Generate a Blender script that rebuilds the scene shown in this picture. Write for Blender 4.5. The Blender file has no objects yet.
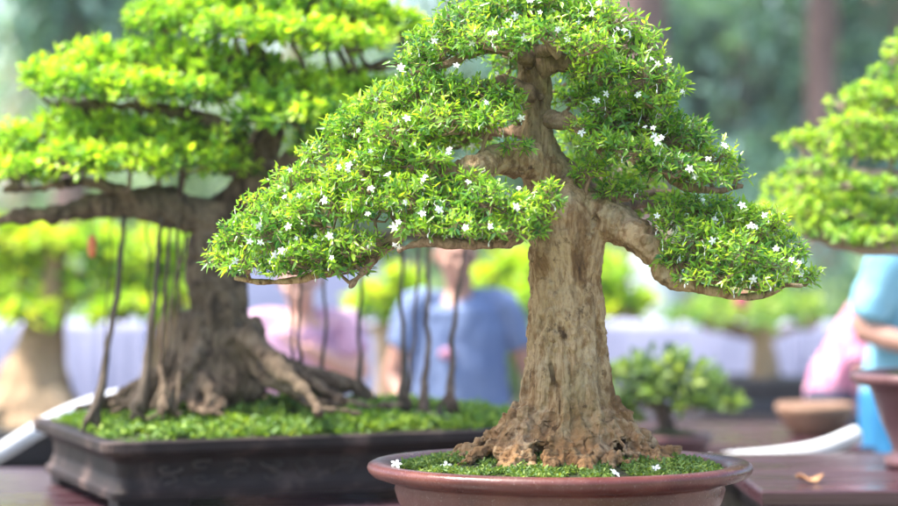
import bpy, math, random
import numpy as np
from mathutils import Vector, Matrix, Euler

SC = bpy.context.scene
COL = SC.collection
PI = math.pi

# ------------------------------------------------------------------ camera
LENS = 85.0
K = 36.0 / LENS / 898.0          # metres per photo pixel per metre of distance
CAMZ = 1.40
cam_data = bpy.data.cameras.new('camera')
cam_data.lens = LENS
cam_data.sensor_width = 36.0
cam_data.clip_start = 0.05
cam_data.clip_end = 600
cam_data.dof.use_dof = True
cam_data.dof.focus_distance = 3.70
cam_data.dof.aperture_fstop = 1.9
cam = bpy.data.objects.new('camera', cam_data)
COL.objects.link(cam)
cam.location = (0, 0, CAMZ)
cam.rotation_euler = (math.radians(90), 0, 0)
SC.camera = cam

# ------------------------------------------------------------------ light
SUN_DIR = Vector((-0.50, -0.10, 0.86)).normalized()   # towards the sun
world = bpy.data.worlds.new('World')
SC.world = world
world.use_nodes = True
wn = world.node_tree
sky = wn.nodes.new('ShaderNodeTexSky')
sky.sky_type = 'NISHITA'
sky.sun_disc = False
sky.sun_elevation = math.asin(SUN_DIR.z)
sky.sun_rotation = math.atan2(SUN_DIR.x, SUN_DIR.y)
sky.air_density = 1.0
sky.dust_density = 3.0
bg = wn.nodes['Background']
bg.inputs['Strength'].default_value = 0.15
wn.links.new(sky.outputs[0], bg.inputs['Color'])
sun_data = bpy.data.lights.new('sun', 'SUN')
sun_data.energy = 3.0
sun_data.angle = math.radians(9)
sun_data.color = (1.0, 0.95, 0.86)
sun = bpy.data.objects.new('sun', sun_data)
COL.objects.link(sun)
sun.rotation_euler = SUN_DIR.to_track_quat('Z', 'Y').to_euler()
sun.location = (0, 0, 8)

vs = SC.view_settings
vs.view_transform = 'Standard'
vs.look = 'None'
vs.gamma = 1
vs.exposure = 1.82
vs.use_curve_mapping = False
SC.render.engine = 'CYCLES'
SC.cycles.use_denoising = True
SC.cycles.max_bounces = 7
SC.cycles.diffuse_bounces = 4
SC.cycles.transmission_bounces = 4
SC.cycles.transparent_max_bounces = 6
SC.cycles.sample_clamp_indirect = 6
SC.cycles.caustics_reflective = False
SC.cycles.caustics_refractive = False


def P(x, y, Y):
    """world point at distance Y seen at photo pixel x, y"""
    return Vector(((x - 449) * K * Y, Y, CAMZ - (y - 253) * K * Y))


# ------------------------------------------------------------------ noise
def _h(ix, iy, iz, seed):
    n = (ix * 374761393 + iy * 668265263 + iz * 2147483647 + seed * 1274126177) & 0xFFFFFFFF
    n = ((n ^ (n >> 13)) * 1274126177) & 0xFFFFFFFF
    n = n ^ (n >> 16)
    return (n & 0xFFFF) / 65535.0


def vnoise(p, freq, seed=0):
    q = np.asarray(p, dtype=np.float64) * np.asarray(freq)
    i = np.floor(q).astype(np.int64)
    f = q - i
    f = f * f * (3 - 2 * f)
    x, y, z = i[:, 0] + 7919, i[:, 1] + 7919, i[:, 2] + 7919
    r = 0
    for dx in (0, 1):
        wx = f[:, 0] if dx else 1 - f[:, 0]
        for dy in (0, 1):
            wy = f[:, 1] if dy else 1 - f[:, 1]
            for dz in (0, 1):
                wz = f[:, 2] if dz else 1 - f[:, 2]
                r = r + wx * wy * wz * _h(x + dx, y + dy, z + dz, seed)
    return r * 2 - 1


def fbm(p, freq, seed=0, oct=3, gain=0.5):
    a, s, t = 1.0, 0, 0
    fr = np.asarray(freq, dtype=float)
    for o in range(oct):
        s = s + a * vnoise(p, fr, seed + o * 17)
        t += a
        a *= gain
        fr = fr * 2.03
    return s / t


# ------------------------------------------------------------------ mesh accumulation
class MB:
    def __init__(self):
        self.v = []
        self.f = []      # arrays (n, k)
        self.c = []
        self.n = 0

    def add(self, verts, faces, col=None):
        verts = np.asarray(verts, dtype=np.float64)
        for fa in faces:
            fa = np.asarray(fa, dtype=np.int64)
            if len(fa):
                self.f.append(fa + self.n)
        self.v.append(verts)
        if col is None:
            col = np.ones((len(verts), 3)) * 0.5
        self.c.append(np.asarray(col))
        self.n += len(verts)

    def mesh(self, name, smooth=True, color=False):
        me = bpy.data.meshes.new(name)
        if not self.v:
            return me
        v = np.concatenate(self.v)
        me.vertices.add(len(v))
        me.vertices.foreach_set('co', v.astype(np.float32).ravel())
        loops = np.concatenate([f.ravel() for f in self.f])
        sizes = np.concatenate([np.full(len(f), f.shape[1]) for f in self.f])
        starts = np.concatenate([[0], np.cumsum(sizes)[:-1]])
        me.loops.add(len(loops))
        me.loops.foreach_set('vertex_index', loops.astype(np.int32))
        me.polygons.add(len(sizes))
        me.polygons.foreach_set('loop_start', starts.astype(np.int32))
        me.polygons.foreach_set('loop_total', sizes.astype(np.int32))
        me.polygons.foreach_set('use_smooth', np.full(len(sizes), smooth))
        me.update(calc_edges=True)
        if color:
            at = me.color_attributes.new('tone', 'FLOAT_COLOR', 'POINT')
            c = np.concatenate(self.c)
            c4 = np.ones((len(c), 4), dtype=np.float32)
            c4[:, :3] = c
            at.data.foreach_set('color', c4.ravel())
        me.validate()
        return me

    def build(self, name, mat, parent=None, smooth=True, color=False):
        me = self.mesh(name, smooth, color)
        return link(name, me, mat, parent)


def link(name, me, mat, parent=None):
    o = bpy.data.objects.new(name, me)
    COL.objects.link(o)
    if mat:
        me.materials.clear()
        me.materials.append(mat)
    if parent:
        o.parent = parent
        o.matrix_parent_inverse = Matrix.Translation(-parent.location) if not parent.rotation_euler.z else parent.matrix_basis.inverted()
    return o


def tag(o, label=None, cat=None, group=None, kind=None):
    if label:
        o['label'] = label
    if cat:
        o['category'] = cat
    if group:
        o['group'] = group
    if kind:
        o['kind'] = kind
    return o


def empty(name, loc, label=None, cat=None, group=None):
    o = bpy.data.objects.new(name, None)
    COL.objects.link(o)
    o.location = loc
    o.empty_display_size = 0.1
    return tag(o, label, cat, group)


def smoothpath(pts, rad, step=0.02):
    pts = [np.array(p, dtype=float) for p in pts]
    P_ = [2 * pts[0] - pts[1]] + pts + [2 * pts[-1] - pts[-2]]
    R_ = [rad[0]] + list(rad) + [rad[-1]]
    out, ro = [], []
    for i in range(1, len(P_) - 2):
        p0, p1, p2, p3 = P_[i - 1:i + 3]
        n = max(1, int(np.linalg.norm(p2 - p1) / step))
        for k in range(n):
            t = k / n
            out.append(0.5 * ((2 * p1) + (-p0 + p2) * t + (2 * p0 - 5 * p1 + 4 * p2 - p3) * t * t + (-p0 + 3 * p1 - 3 * p2 + p3) * t ** 3))
            s = t * t * (3 - 2 * t)
            ro.append(R_[i] * (1 - s) + R_[i + 1] * s)
    out.append(pts[-1])
    ro.append(rad[-1])
    return np.array(out), np.array(ro)


def tube(mb, pts, rad, n=10, smooth=True, step=0.02, scale=None, cap=True, col=None):
    if smooth and len(pts) > 1:
        pts, rad = smoothpath(pts, rad, step)
    pts = np.array([list(p) for p in pts], dtype=float)
    rad = np.asarray(rad, dtype=float)
    m = len(pts)
    t = np.gradient(pts, axis=0)
    t /= np.linalg.norm(t, axis=1)[:, None] + 1e-12
    ref = np.array([1.0, 0, 0]) if abs(t[0][0]) < 0.8 else np.array([0, 1.0, 0])
    u = np.cross(t[0], ref)
    u /= np.linalg.norm(u)
    U = [u]
    for i in range(1, m):
        u = U[-1] - t[i] * np.dot(U[-1], t[i])
        u /= np.linalg.norm(u) + 1e-12
        U.append(u)
    U = np.array(U)
    W = np.cross(t, U)
    a = np.linspace(0, 2 * PI, n, endpoint=False)
    off = U[:, None, :] * np.cos(a)[None, :, None] + W[:, None, :] * np.sin(a)[None, :, None]
    if scale is not None:
        off = off * np.asarray(scale)
    v = (pts[:, None, :] + off * rad[:, None, None]).reshape(-1, 3)
    i, j = np.meshgrid(np.arange(m - 1), np.arange(n), indexing='ij')
    i = i.ravel(); j = j.ravel(); j2 = (j + 1) % n
    q = np.stack([i * n + j, i * n + j2, (i + 1) * n + j2, (i + 1) * n + j], 1)
    faces = [q]
    if cap:
        v = np.concatenate([v, [pts[0] - t[0] * rad[0] * 0.5], [pts[-1] + t[-1] * rad[-1] * 0.5]])
        jj = np.arange(n)
        faces.append(np.stack([(jj + 1) % n, jj, np.full(n, m * n)], 1))
        b = (m - 1) * n
        faces.append(np.stack([b + jj, b + (jj + 1) % n, np.full(n, m * n + 1)], 1))
    c = None if col is None else np.tile(np.array(col), (len(v), 1))
    mb.add(v, faces, c)


def ball(mb, c, r, n=12, rot=None):
    r = np.array(r if hasattr(r, '__len__') else (r, r, r), dtype=float)
    m = n // 2
    th = np.linspace(0, PI, m + 1)[1:-1]
    a = np.linspace(0, 2 * PI, n, endpoint=False)
    v = [[0, 0, 1]]
    for t in th:
        for b in a:
            v.append([math.sin(t) * math.cos(b), math.sin(t) * math.sin(b), math.cos(t)])
    v.append([0, 0, -1])
    v = np.array(v) * r
    if rot is not None:
        v = v @ np.array(rot.to_3x3() if hasattr(rot, 'to_3x3') else rot).T
    v = v + np.array(c)
    tris, quads = [], []
    for j in range(n):
        tris.append([0, 1 + j, 1 + (j + 1) % n])
        L = len(v) - 1
        b = 1 + (m - 2) * n
        tris.append([b + (j + 1) % n, b + j, L])
    for i in range(m - 2):
        for j in range(n):
            quads.append([1 + i * n + j, 1 + (i + 1) * n + j, 1 + (i + 1) * n + (j + 1) % n, 1 + i * n + (j + 1) % n])
    mb.add(v, [tris, quads])


def box(mb, c, s, rz=0, bev=0):
    x, y, z = s[0] / 2, s[1] / 2, s[2] / 2
    cz, sz = math.cos(rz), math.sin(rz)
    if bev <= 0:
        v = np.array([[a, b, d] for d in (-z, z) for a, b in ((-x, -y), (x, -y), (x, y), (-x, y))])
        f = [[0, 3, 2, 1], [4, 5, 6, 7], [0, 1, 5, 4], [1, 2, 6, 5], [2, 3, 7, 6], [3, 0, 4, 7]]
    else:
        v, f = [], []
        prof = [(-z, bev), (-z + bev, 0), (z - bev, 0), (z, bev)]
        for zz, ins in prof:
            for a, b in ((-1, -1), (1, -1), (1, 1), (-1, 1)):
                ax, by = x - ins, y - ins
                k = bev * 0.6
                if a * b > 0:
                    v += [[a * ax, b * (by - k), zz], [a * (ax - k), b * by, zz]]
                else:
                    v += [[a * (ax - k), b * by, zz], [a * ax, b * (by - k), zz]]
        # order: walk round
        v2 = []
        for r in range(4):
            q = v[r * 8:(r + 1) * 8]
            q = sorted(q, key=lambda p: math.atan2(p[1] / y, p[0] / x))
            v2 += q
        v = np.array(v2)
        for r in range(3):
            for j in range(8):
                f.append([r * 8 + j, r * 8 + (j + 1) % 8, (r + 1) * 8 + (j + 1) % 8, (r + 1) * 8 + j])
        v = np.array(v)
        R = np.array([[cz, -sz, 0], [sz, cz, 0], [0, 0, 1]])
        mb.add(v @ R.T + np.array(c), [f, [list(range(7, -1, -1))], [list(range(24, 32))]])
        return
    R = np.array([[cz, -sz, 0], [sz, cz, 0], [0, 0, 1]])
    mb.add(v @ R.T + np.array(c), [f])


def lathe(mb, prof, c, sx=1, sy=1, n=96, close=True):
    m = len(prof)
    a = np.linspace(0, 2 * PI, n, endpoint=False)
    v = []
    for r, z in prof:
        v += [[c[0] + r * sx * math.cos(t), c[1] + r * sy * math.sin(t), c[2] + z] for t in a]
    f = []
    for i in range(m - 1):
        for j in range(n):
            f.append([i * n + j, i * n + (j + 1) % n, (i + 1) * n + (j + 1) % n, (i + 1) * n + j])
    fs = [f]
    if close:
        fs.append([list(range(n))[::-1]] if prof[0][1] < prof[-1][1] else [list(range(n))])
    mb.add(v, fs)


def organic(mb, voxel, disp=None, smooth=0):
    """weld overlapping volumes into one surface and give it relief"""
    me = mb.mesh('raw')
    o = bpy.data.objects.new('raw', me)
    COL.objects.link(o)
    m = o.modifiers.new('r', 'REMESH')
    m.mode = 'VOXEL'
    m.voxel_size = voxel
    if smooth:
        s = o.modifiers.new('s', 'SMOOTH')
        s.iterations = smooth
        s.factor = 0.6
    dg = bpy.context.evaluated_depsgraph_get()
    out = bpy.data.meshes.new_from_object(o.evaluated_get(dg))
    bpy.data.objects.remove(o)
    bpy.data.meshes.remove(me)
    if disp:
        n = len(out.vertices)
        co = np.empty(n * 3, dtype=np.float32)
        out.vertices.foreach_get('co', co)
        nr = np.empty(n * 3, dtype=np.float32)
        out.vertex_normals.foreach_get('vector', nr)
        co = co.reshape(-1, 3).astype(float)
        nr = nr.reshape(-1, 3).astype(float)
        co = co + nr * disp(co)[:, None]
        out.vertices.foreach_set('co', co.astype(np.float32).ravel())
    out.polygons.foreach_set('use_smooth', np.full(len(out.polygons), True))
    out.update()
    return out


# ------------------------------------------------------------------ materials
def mat(name, base=(0.5, 0.5, 0.5), rough=0.6, spec=0.5):
    m = bpy.data.materials.new(name)
    m.use_nodes = True
    b = m.node_tree.nodes['Principled BSDF']
    b.inputs['Base Color'].default_value = (*base, 1)
    b.inputs['Roughness'].default_value = rough
    b.inputs['Specular IOR Level'].default_value = spec
    return m


def N(m, t, **kw):
    n = m.node_tree.nodes.new(t)
    for k, v in kw.items():
        if k in n.inputs:
            n.inputs[k].default_value = v
        else:
            setattr(n, k, v)
    return n


def L(m, a, b):
    m.node_tree.links.new(a, b)


def noise_col(m, cols, scale=10, detail=6, stretch=(1, 1, 1), dist=0.0, pos=None, rough=0.6):
    """colour ramp over object-space noise; returns (ramp colour, noise factor, mapping)"""
    tc = N(m, 'ShaderNodeTexCoord')
    mp = N(m, 'ShaderNodeMapping')
    mp.inputs['Scale'].default_value = stretch
    L(m, tc.outputs['Object'], mp.inputs['Vector'])
    n = N(m, 'ShaderNodeTexNoise')
    n.inputs['Scale'].default_value = scale
    n.inputs['Detail'].default_value = detail
    n.inputs['Roughness'].default_value = rough
    n.inputs['Distortion'].default_value = dist
    L(m, mp.outputs[0], n.inputs['Vector'])
    r = N(m, 'ShaderNodeValToRGB')
    e = r.color_ramp.elements
    k = len(cols)
    pos = pos or [0.3 + 0.4 * i / (k - 1) for i in range(k)]
    e[0].position = pos[0]; e[0].color = (*cols[0], 1)
    e[1].position = pos[-1]; e[1].color = (*cols[-1], 1)
    for i in range(1, k - 1):
        q = e.new(pos[i]); q.color = (*cols[i], 1)
    L(m, n.outputs['Fac'], r.inputs['Fac'])
    return r.outputs['Color'], n.outputs['Fac'], mp.outputs[0]


def mixc(m, a, b, fac, mode='MIX'):
    x = N(m, 'ShaderNodeMix', data_type='RGBA', blend_type=mode)
    if isinstance(fac, (int, float)):
        x.inputs[0].default_value = fac
    else:
        L(m, fac, x.inputs[0])
    for s, i in ((a, 6), (b, 7)):
        if isinstance(s, tuple):
            x.inputs[i].default_value = (*s, 1)
        else:
            L(m, s, x.inputs[i])
    return x.outputs[2]


def bump(m, height, strength=0.4, dist=0.01, prev=None):
    b = N(m, 'ShaderNodeBump')
    b.inputs['Strength'].default_value = strength
    b.inputs['Distance'].default_value = dist
    L(m, height, b.inputs['Height'])
    if prev:
        L(m, prev, b.inputs['Normal'])
    return b.outputs['Normal']


def ramp(m, src, p0, p1, c0=(0, 0, 0), c1=(1, 1, 1)):
    r = N(m, 'ShaderNodeValToRGB')
    e = r.color_ramp.elements
    e[0].position = p0; e[0].color = (*c0, 1)
    e[1].position = p1; e[1].color = (*c1, 1)
    L(m, src, r.inputs['Fac'])
    return r.outputs['Color']


def noisy(name, cols, scale=10, rough=0.6, spec=0.4, stretch=(1, 1, 1), bs=0.3, bd=0.005, bscale=None, **kw):
    m = mat(name, rough=rough, spec=spec)
    b = m.node_tree.nodes['Principled BSDF']
    c, f, mp = noise_col(m, cols, scale, stretch=stretch, **kw)
    L(m, c, b.inputs['Base Color'])
    n = N(m, 'ShaderNodeTexNoise')
    n.inputs['Scale'].default_value = bscale or scale * 4
    n.inputs['Detail'].default_value = 5
    L(m, mp, n.inputs['Vector'])
    L(m, bump(m, n.outputs['Fac'], bs, bd), b.inputs['Normal'])
    return m


def bark(name, light, mid, dark, moss, scale=14, stretch=(1, 1, 0.35), pits=0.5, crust=False, pale=(0.30, 0.24, 0.17)):
    m = mat(name, rough=0.85, spec=0.25)
    b = m.node_tree.nodes['Principled BSDF']
    c, f, mp = noise_col(m, [dark, mid, light, mid, light], scale, 9, stretch, 0.6, pos=[0.33, 0.42, 0.5, 0.575, 0.68], rough=0.68)
    # greenish grey film in broad patches
    n2 = N(m, 'ShaderNodeTexNoise'); n2.inputs['Scale'].default_value = 6; n2.inputs['Detail'].default_value = 6
    L(m, mp, n2.inputs['Vector'])
    c = mixc(m, c, moss, ramp(m, n2.outputs['Fac'], 0.50, 0.72, c1=(0.6, 0.6, 0.6)))
    if crust:
        sx = N(m, 'ShaderNodeSeparateXYZ'); tcc = N(m, 'ShaderNodeTexCoord'); L(m, tcc.outputs['Object'], sx.inputs[0])
        mr = N(m, 'ShaderNodeMapRange'); mr.inputs['From Min'].default_value = 1.17; mr.inputs['From Max'].default_value = 1.04; L(m, sx.outputs['Z'], mr.inputs['Value'])
        nq = N(m, 'ShaderNodeTexNoise'); nq.inputs['Scale'].default_value = 35; nq.inputs['Detail'].default_value = 6; L(m, tcc.outputs['Object'], nq.inputs['Vector'])
        mu = N(m, 'ShaderNodeMath', operation='MULTIPLY'); L(m, mr.outputs[0], mu.inputs[0]); L(m, ramp(m, nq.outputs['Fac'], 0.32, 0.55), mu.inputs[1])
        c = mixc(m, c, (0.34, 0.18, 0.075), mu.outputs[0])
    # vertical weathered streaks
    tc = N(m, 'ShaderNodeTexCoord')
    mp2 = N(m, 'ShaderNodeMapping'); mp2.inputs['Scale'].default_value = (40, 40, 7)
    L(m, tc.outputs['Object'], mp2.inputs['Vector'])
    n3 = N(m, 'ShaderNodeTexNoise'); n3.inputs['Scale'].default_value = 1; n3.inputs['Detail'].default_value = 7
    n3.inputs['Distortion'].default_value = 0.8
    L(m, mp2.outputs[0], n3.inputs['Vector'])
    c = mixc(m, c, dark, ramp(m, n3.outputs['Fac'], 0.52, 0.70, c1=(0.6, 0.6, 0.6)))
    nl = N(m, 'ShaderNodeTexNoise'); nl.inputs['Scale'].default_value = 11; nl.inputs['Detail'].default_value = 9; nl.inputs['Roughness'].default_value = 0.7
    L(m, tc.outputs['Object'], nl.inputs['Vector'])
    c = mixc(m, c, pale, ramp(m, nl.outputs['Fac'], 0.54, 0.64, c1=(0.4, 0.4, 0.4)))
    # pits and scabs
    vo = N(m, 'ShaderNodeTexVoronoi'); vo.inputs['Scale'].default_value = 90
    mp3 = N(m, 'ShaderNodeMapping'); mp3.inputs['Scale'].default_value = (1, 1, 0.6)
    L(m, tc.outputs['Object'], mp3.inputs['Vector'])
    L(m, mp3.outputs[0], vo.inputs['Vector'])
    n4 = N(m, 'ShaderNodeTexNoise'); n4.inputs['Scale'].default_value = 28; n4.inputs['Detail'].default_value = 8
    n4.inputs['Roughness'].default_value = 0.7
    L(m, tc.outputs['Object'], n4.inputs['Vector'])
    c = mixc(m, c, dark, ramp(m, n4.outputs['Fac'], 0.57, 0.66, c1=(pits, pits, pits)))
    L(m, c, b.inputs['Base Color'])
    nn = bump(m, n3.outputs['Fac'], 0.8, 0.008)
    nn = bump(m, n4.outputs['Fac'], 1.0, 0.012, nn)
    nn = bump(m, vo.outputs['Distance'], 0.35, 0.003, nn)
    L(m, nn, b.inputs['Normal'])
    return m


def leafmat(name, rough=0.35, trans=0.42, tint=(1, 1, 1), spec=0.5, gain=1.0):
    m = mat(name, rough=rough, spec=spec)
    nt = m.node_tree
    b = nt.nodes['Principled BSDF']
    a = N(m, 'ShaderNodeAttribute', attribute_name='tone')
    c = mixc(m, a.outputs['Color'], tint, 1.0, 'MULTIPLY')
    L(m, c, b.inputs['Base Color'])
    t = N(m, 'ShaderNodeBsdfTranslucent')
    # light passing through a leaf comes out yellower
    tc = mixc(m, c, (1.6 * gain, 1.55 * gain, 0.55 * gain), 1.0, 'MULTIPLY')
    L(m, tc, t.inputs['Color'])
    mx = N(m, 'ShaderNodeMixShader')
    mx.inputs[0].default_value = trans
    L(m, b.outputs[0], mx.inputs[1])
    L(m, t.outputs[0], mx.inputs[2])
    L(m, mx.outputs[0], nt.nodes['Material Output'].inputs['Surface'])
    return m


M = {}
M['bark_main'] = bark('bark_tan', (0.53, 0.375, 0.22), (0.24, 0.135, 0.062), (0.055, 0.028, 0.014), (0.22, 0.185, 0.085), pits=0.85, crust=True, pale=(0.58, 0.48, 0.34))
M['bark_branch'] = bark('bark_branch_brown', (0.36, 0.23, 0.15), (0.19, 0.115, 0.070), (0.05, 0.028, 0.018), (0.16, 0.13, 0.07), scale=30, pits=0.8, pale=(0.42, 0.31, 0.22))
M['bark_twig'] = noisy('bark_twig', [(0.10, 0.060, 0.035), (0.24, 0.155, 0.095), (0.36, 0.26, 0.17)], 40, 0.85, bs=0.6, bd=0.003)
M['bark_grey'] = bark('bark_grey', (0.25, 0.18, 0.12), (0.088, 0.056, 0.036), (0.022, 0.014, 0.010), (0.10, 0.08, 0.05), pits=0.8)
M['bark_dark'] = noisy('bark_dark', [(0.05, 0.035, 0.028), (0.13, 0.09, 0.07), (0.30, 0.23, 0.17)], 14, 0.85, bs=0.7, bd=0.01)
M['aerial'] = noisy('aerial_root_bark', [(0.030, 0.022, 0.016), (0.075, 0.055, 0.038), (0.16, 0.12, 0.085)], 25, 0.8, stretch=(1, 1, 0.3))
M['bark_far'] = noisy('bark_far', [(0.16, 0.10, 0.06), (0.32, 0.22, 0.13), (0.46, 0.34, 0.22)], 6, 0.85, stretch=(1, 1, 0.3), bs=0.6, bd=0.02)
M['bark_pale'] = noisy('bark_pale', [(0.26, 0.18, 0.14), (0.42, 0.31, 0.26), (0.5, 0.4, 0.34)], 12, 0.85, bs=0.5, bd=0.01)
M['bark_red'] = noisy('bark_red', [(0.13, 0.075, 0.070), (0.22, 0.13, 0.12), (0.30, 0.20, 0.18)], 3, 0.9, stretch=(1, 1, 0.25), bs=0.7, bd=0.03)
M['leaf_main'] = leafmat('leaf_small_glossy', 0.27, 0.47, spec=0.7)
M['leaf_left'] = leafmat('leaf_fig_bright', 0.38, 0.45)
M['leaf_right'] = leafmat('leaf_fine', 0.5, 0.38)
M['leaf_far'] = leafmat('leaf_far', 0.45, 0.42)
M['leaf_wood'] = leafmat('leaf_woodland', 0.55, 0.30)
M['moss'] = leafmat('moss_leaf', 0.6, 0.25)
M['grass'] = noisy('lawn', [(0.06, 0.09, 0.03), (0.12, 0.17, 0.045), (0.20, 0.24, 0.08)], 3, 0.9)
M['soil'] = noisy('soil_mossy', [(0.025, 0.022, 0.014), (0.04, 0.05, 0.016), (0.05, 0.085, 0.02)], 30, 0.95, bs=0.8, bd=0.01)
M['petal'] = mat('petal_white', (0.74, 0.75, 0.70), 0.5)
M['petal_core'] = mat('petal_core', (0.75, 0.78, 0.45), 0.5)
M['pedicel'] = mat('pedicel_green', (0.35, 0.30, 0.12), 0.6)
M['white_cloth'] = noisy('white_cloth', [(0.29, 0.30, 0.43), (0.37, 0.38, 0.52)], 2, 0.8, bs=0.2, bd=0.02)
M['white_plastic'] = noisy('white_plastic', [(0.55, 0.57, 0.60), (0.78, 0.79, 0.80)], 8, 0.4, bs=0.05)
M['skin'] = noisy('skin', [(0.38, 0.205, 0.15), (0.46, 0.265, 0.20)], 12, 0.5, bs=0.1, bd=0.002)
M['skin2'] = noisy('skin_rosy', [(0.50, 0.28, 0.22), (0.60, 0.36, 0.29)], 12, 0.5, bs=0.1, bd=0.002)
M['eye'] = mat('eye_dark', (0.03, 0.02, 0.015), 0.2)
M['hair'] = noisy('hair_black', [(0.012, 0.010, 0.009), (0.04, 0.03, 0.025)], 60, 0.5, stretch=(1, 1, 0.1))
M['hair_grey'] = noisy('hair_grey', [(0.12, 0.11, 0.10), (0.3, 0.28, 0.27)], 60, 0.5, stretch=(1, 1, 0.1))
M['shirt_blue'] = noisy('shirt_blue', [(0.115, 0.165, 0.31), (0.18, 0.24, 0.40)], 5, 0.85, bs=0.4, bd=0.01)
M['shirt_lilac'] = noisy('shirt_lilac', [(0.34, 0.20, 0.36), (0.54, 0.33, 0.48), (0.66, 0.44, 0.52)], 24, 0.85, bs=0.4, bd=0.01)
M['shirt_cyan'] = noisy('shirt_cyan', [(0.17, 0.42, 0.56), (0.26, 0.52, 0.64)], 5, 0.85, bs=0.4, bd=0.01)
M['shirt_white'] = noisy('shirt_white', [(0.62, 0.63, 0.68), (0.78, 0.79, 0.82)], 5, 0.85)
M['trouser_navy'] = noisy('trouser_navy', [(0.025, 0.035, 0.07), (0.05, 0.06, 0.10)], 8, 0.9)
M['trouser_blue'] = noisy('trouser_blue', [(0.012, 0.13, 0.30), (0.03, 0.20, 0.40)], 8, 0.8)
M['shoe'] = mat('shoe_black', (0.02, 0.02, 0.02), 0.5)
M['red'] = noisy('red_cloth', [(0.50, 0.10, 0.13), (0.62, 0.18, 0.20)], 20, 0.7)
M['orange_tag'] = noisy('tag_orange', [(0.60, 0.10, 0.05), (0.75, 0.26, 0.10)], 30, 0.6)
M['wire'] = mat('wire', (0.08, 0.07, 0.06), 0.5)
M['dry'] = noisy('dry_leaf', [(0.45, 0.20, 0.08), (0.65, 0.36, 0.18)], 30, 0.7)


def plaid():
    m = mat('shirt_pink_check', rough=0.85)
    b = m.node_tree.nodes['Principled BSDF']
    tc = N(m, 'ShaderNodeTexCoord')
    c = (0.55, 0.20, 0.31)
    out = None
    for d in ('X', 'Z'):
        w = N(m, 'ShaderNodeTexWave', wave_type='BANDS', bands_direction=d)
        w.inputs['Scale'].default_value = 7
        L(m, tc.outputs['Object'], w.inputs['Vector'])
        out = mixc(m, out or c, (0.62, 0.45, 0.55) if d == 'X' else (0.60, 0.20, 0.38), ramp(m, w.outputs['Fac'], 0.55, 0.6, c1=(0.7, 0.7, 0.7)))
    L(m, out, b.inputs['Base Color'])
    return m


M['shirt_pink'] = plaid()


def glaze():
    m = mat('pot_glaze_oxblood', rough=0.38, spec=0.5)
    b = m.node_tree.nodes['Principled BSDF']
    c, f, mp = noise_col(m, [(0.060, 0.013, 0.011), (0.105, 0.026, 0.021), (0.155, 0.048, 0.036)], 9, 8)
    n = N(m, 'ShaderNodeTexNoise'); n.inputs['Scale'].default_value = 320; n.inputs['Detail'].default_value = 3
    L(m, mp, n.inputs['Vector'])
    c = mixc(m, c, (0.45, 0.34, 0.31), ramp(m, n.outputs['Fac'], 0.63, 0.72, c1=(0.45, 0.45, 0.45)))
    n2 = N(m, 'ShaderNodeTexNoise'); n2.inputs['Scale'].default_value = 5; n2.inputs['Detail'].default_value = 9; n2.inputs['Roughness'].default_value = 0.75
    L(m, mp, n2.inputs['Vector'])
    dust = ramp(m, n2.outputs['Fac'], 0.50, 0.75, c1=(0.35, 0.35, 0.35))
    c = mixc(m, c, (0.24, 0.14, 0.12), dust)
    L(m, c, b.inputs['Base Color'])
    rr = ramp(m, n2.outputs['Fac'], 0.4, 0.7, (0.25,) * 3, (0.6,) * 3)
    L(m, rr, b.inputs['Roughness'])
    n3 = N(m, 'ShaderNodeTexNoise'); n3.inputs['Scale'].default_value = 60; n3.inputs['Detail'].default_value = 5
    L(m, mp, n3.inputs['Vector'])
    nn = bump(m, n3.outputs['Fac'], 0.25, 0.003)
    nn = bump(m, n.outputs['Fac'], 0.35, 0.0015, nn)
    L(m, nn, b.inputs['Normal'])
    return m


M['glaze'] = glaze()
M['pot_dark'] = noisy('pot_dark_clay', [(0.030, 0.022, 0.022), (0.062, 0.045, 0.042), (0.24, 0.19, 0.17)], 9, 0.5, bs=0.4, bd=0.004, pos=[0.3, 0.56, 0.80], rough=None) if False else noisy('pot_dark_clay', [(0.012, 0.009, 0.009), (0.028, 0.019, 0.018), (0.16, 0.11, 0.095)], 9, 0.45, bs=0.4, bd=0.004, pos=[0.3, 0.54, 0.80])
M['pot_dark'].node_tree.nodes['Principled BSDF'].inputs['Roughness'].default_value = 0.62
M['pot_dark'].node_tree.nodes['Principled BSDF'].inputs['Specular IOR Level'].default_value = 0.25
M['pot_black'] = noisy('pot_black_clay', [(0.02, 0.02, 0.025), (0.05, 0.048, 0.055)], 6, 0.5)
M['pot_brown'] = noisy('pot_brown_clay', [(0.20, 0.11, 0.07), (0.32, 0.19, 0.12)], 8, 0.6)
M['pot_plum'] = noisy('pot_plum_glaze', [(0.10, 0.04, 0.045), (0.18, 0.09, 0.09)], 8, 0.35)


def lacquer(name, c0, c1, rough=0.28):
    m = mat(name, rough=rough, spec=0.6)
    b = m.node_tree.nodes['Principled BSDF']
    c, f, mp = noise_col(m, [c0, c1], 5, 8, (0.4, 6, 6))
    L(m, c, b.inputs['Base Color'])
    n2 = N(m, 'ShaderNodeTexNoise'); n2.inputs['Scale'].default_value = 4; n2.inputs['Detail'].default_value = 8
    L(m, ramp(m, n2.outputs['Fac'], 0.35, 0.7, (0.15,) * 3, (0.5,) * 3), b.inputs['Roughness'])
    L(m, bump(m, f, 0.2, 0.002), b.inputs['Normal'])
    return m


M['wood_plum'] = lacquer('wood_plum_lacquer', (0.030, 0.010, 0.015), (0.075, 0.030, 0.038))
M['wood_dark'] = lacquer('wood_dark', (0.02, 0.014, 0.014), (0.05, 0.034, 0.034), 0.4)


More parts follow.
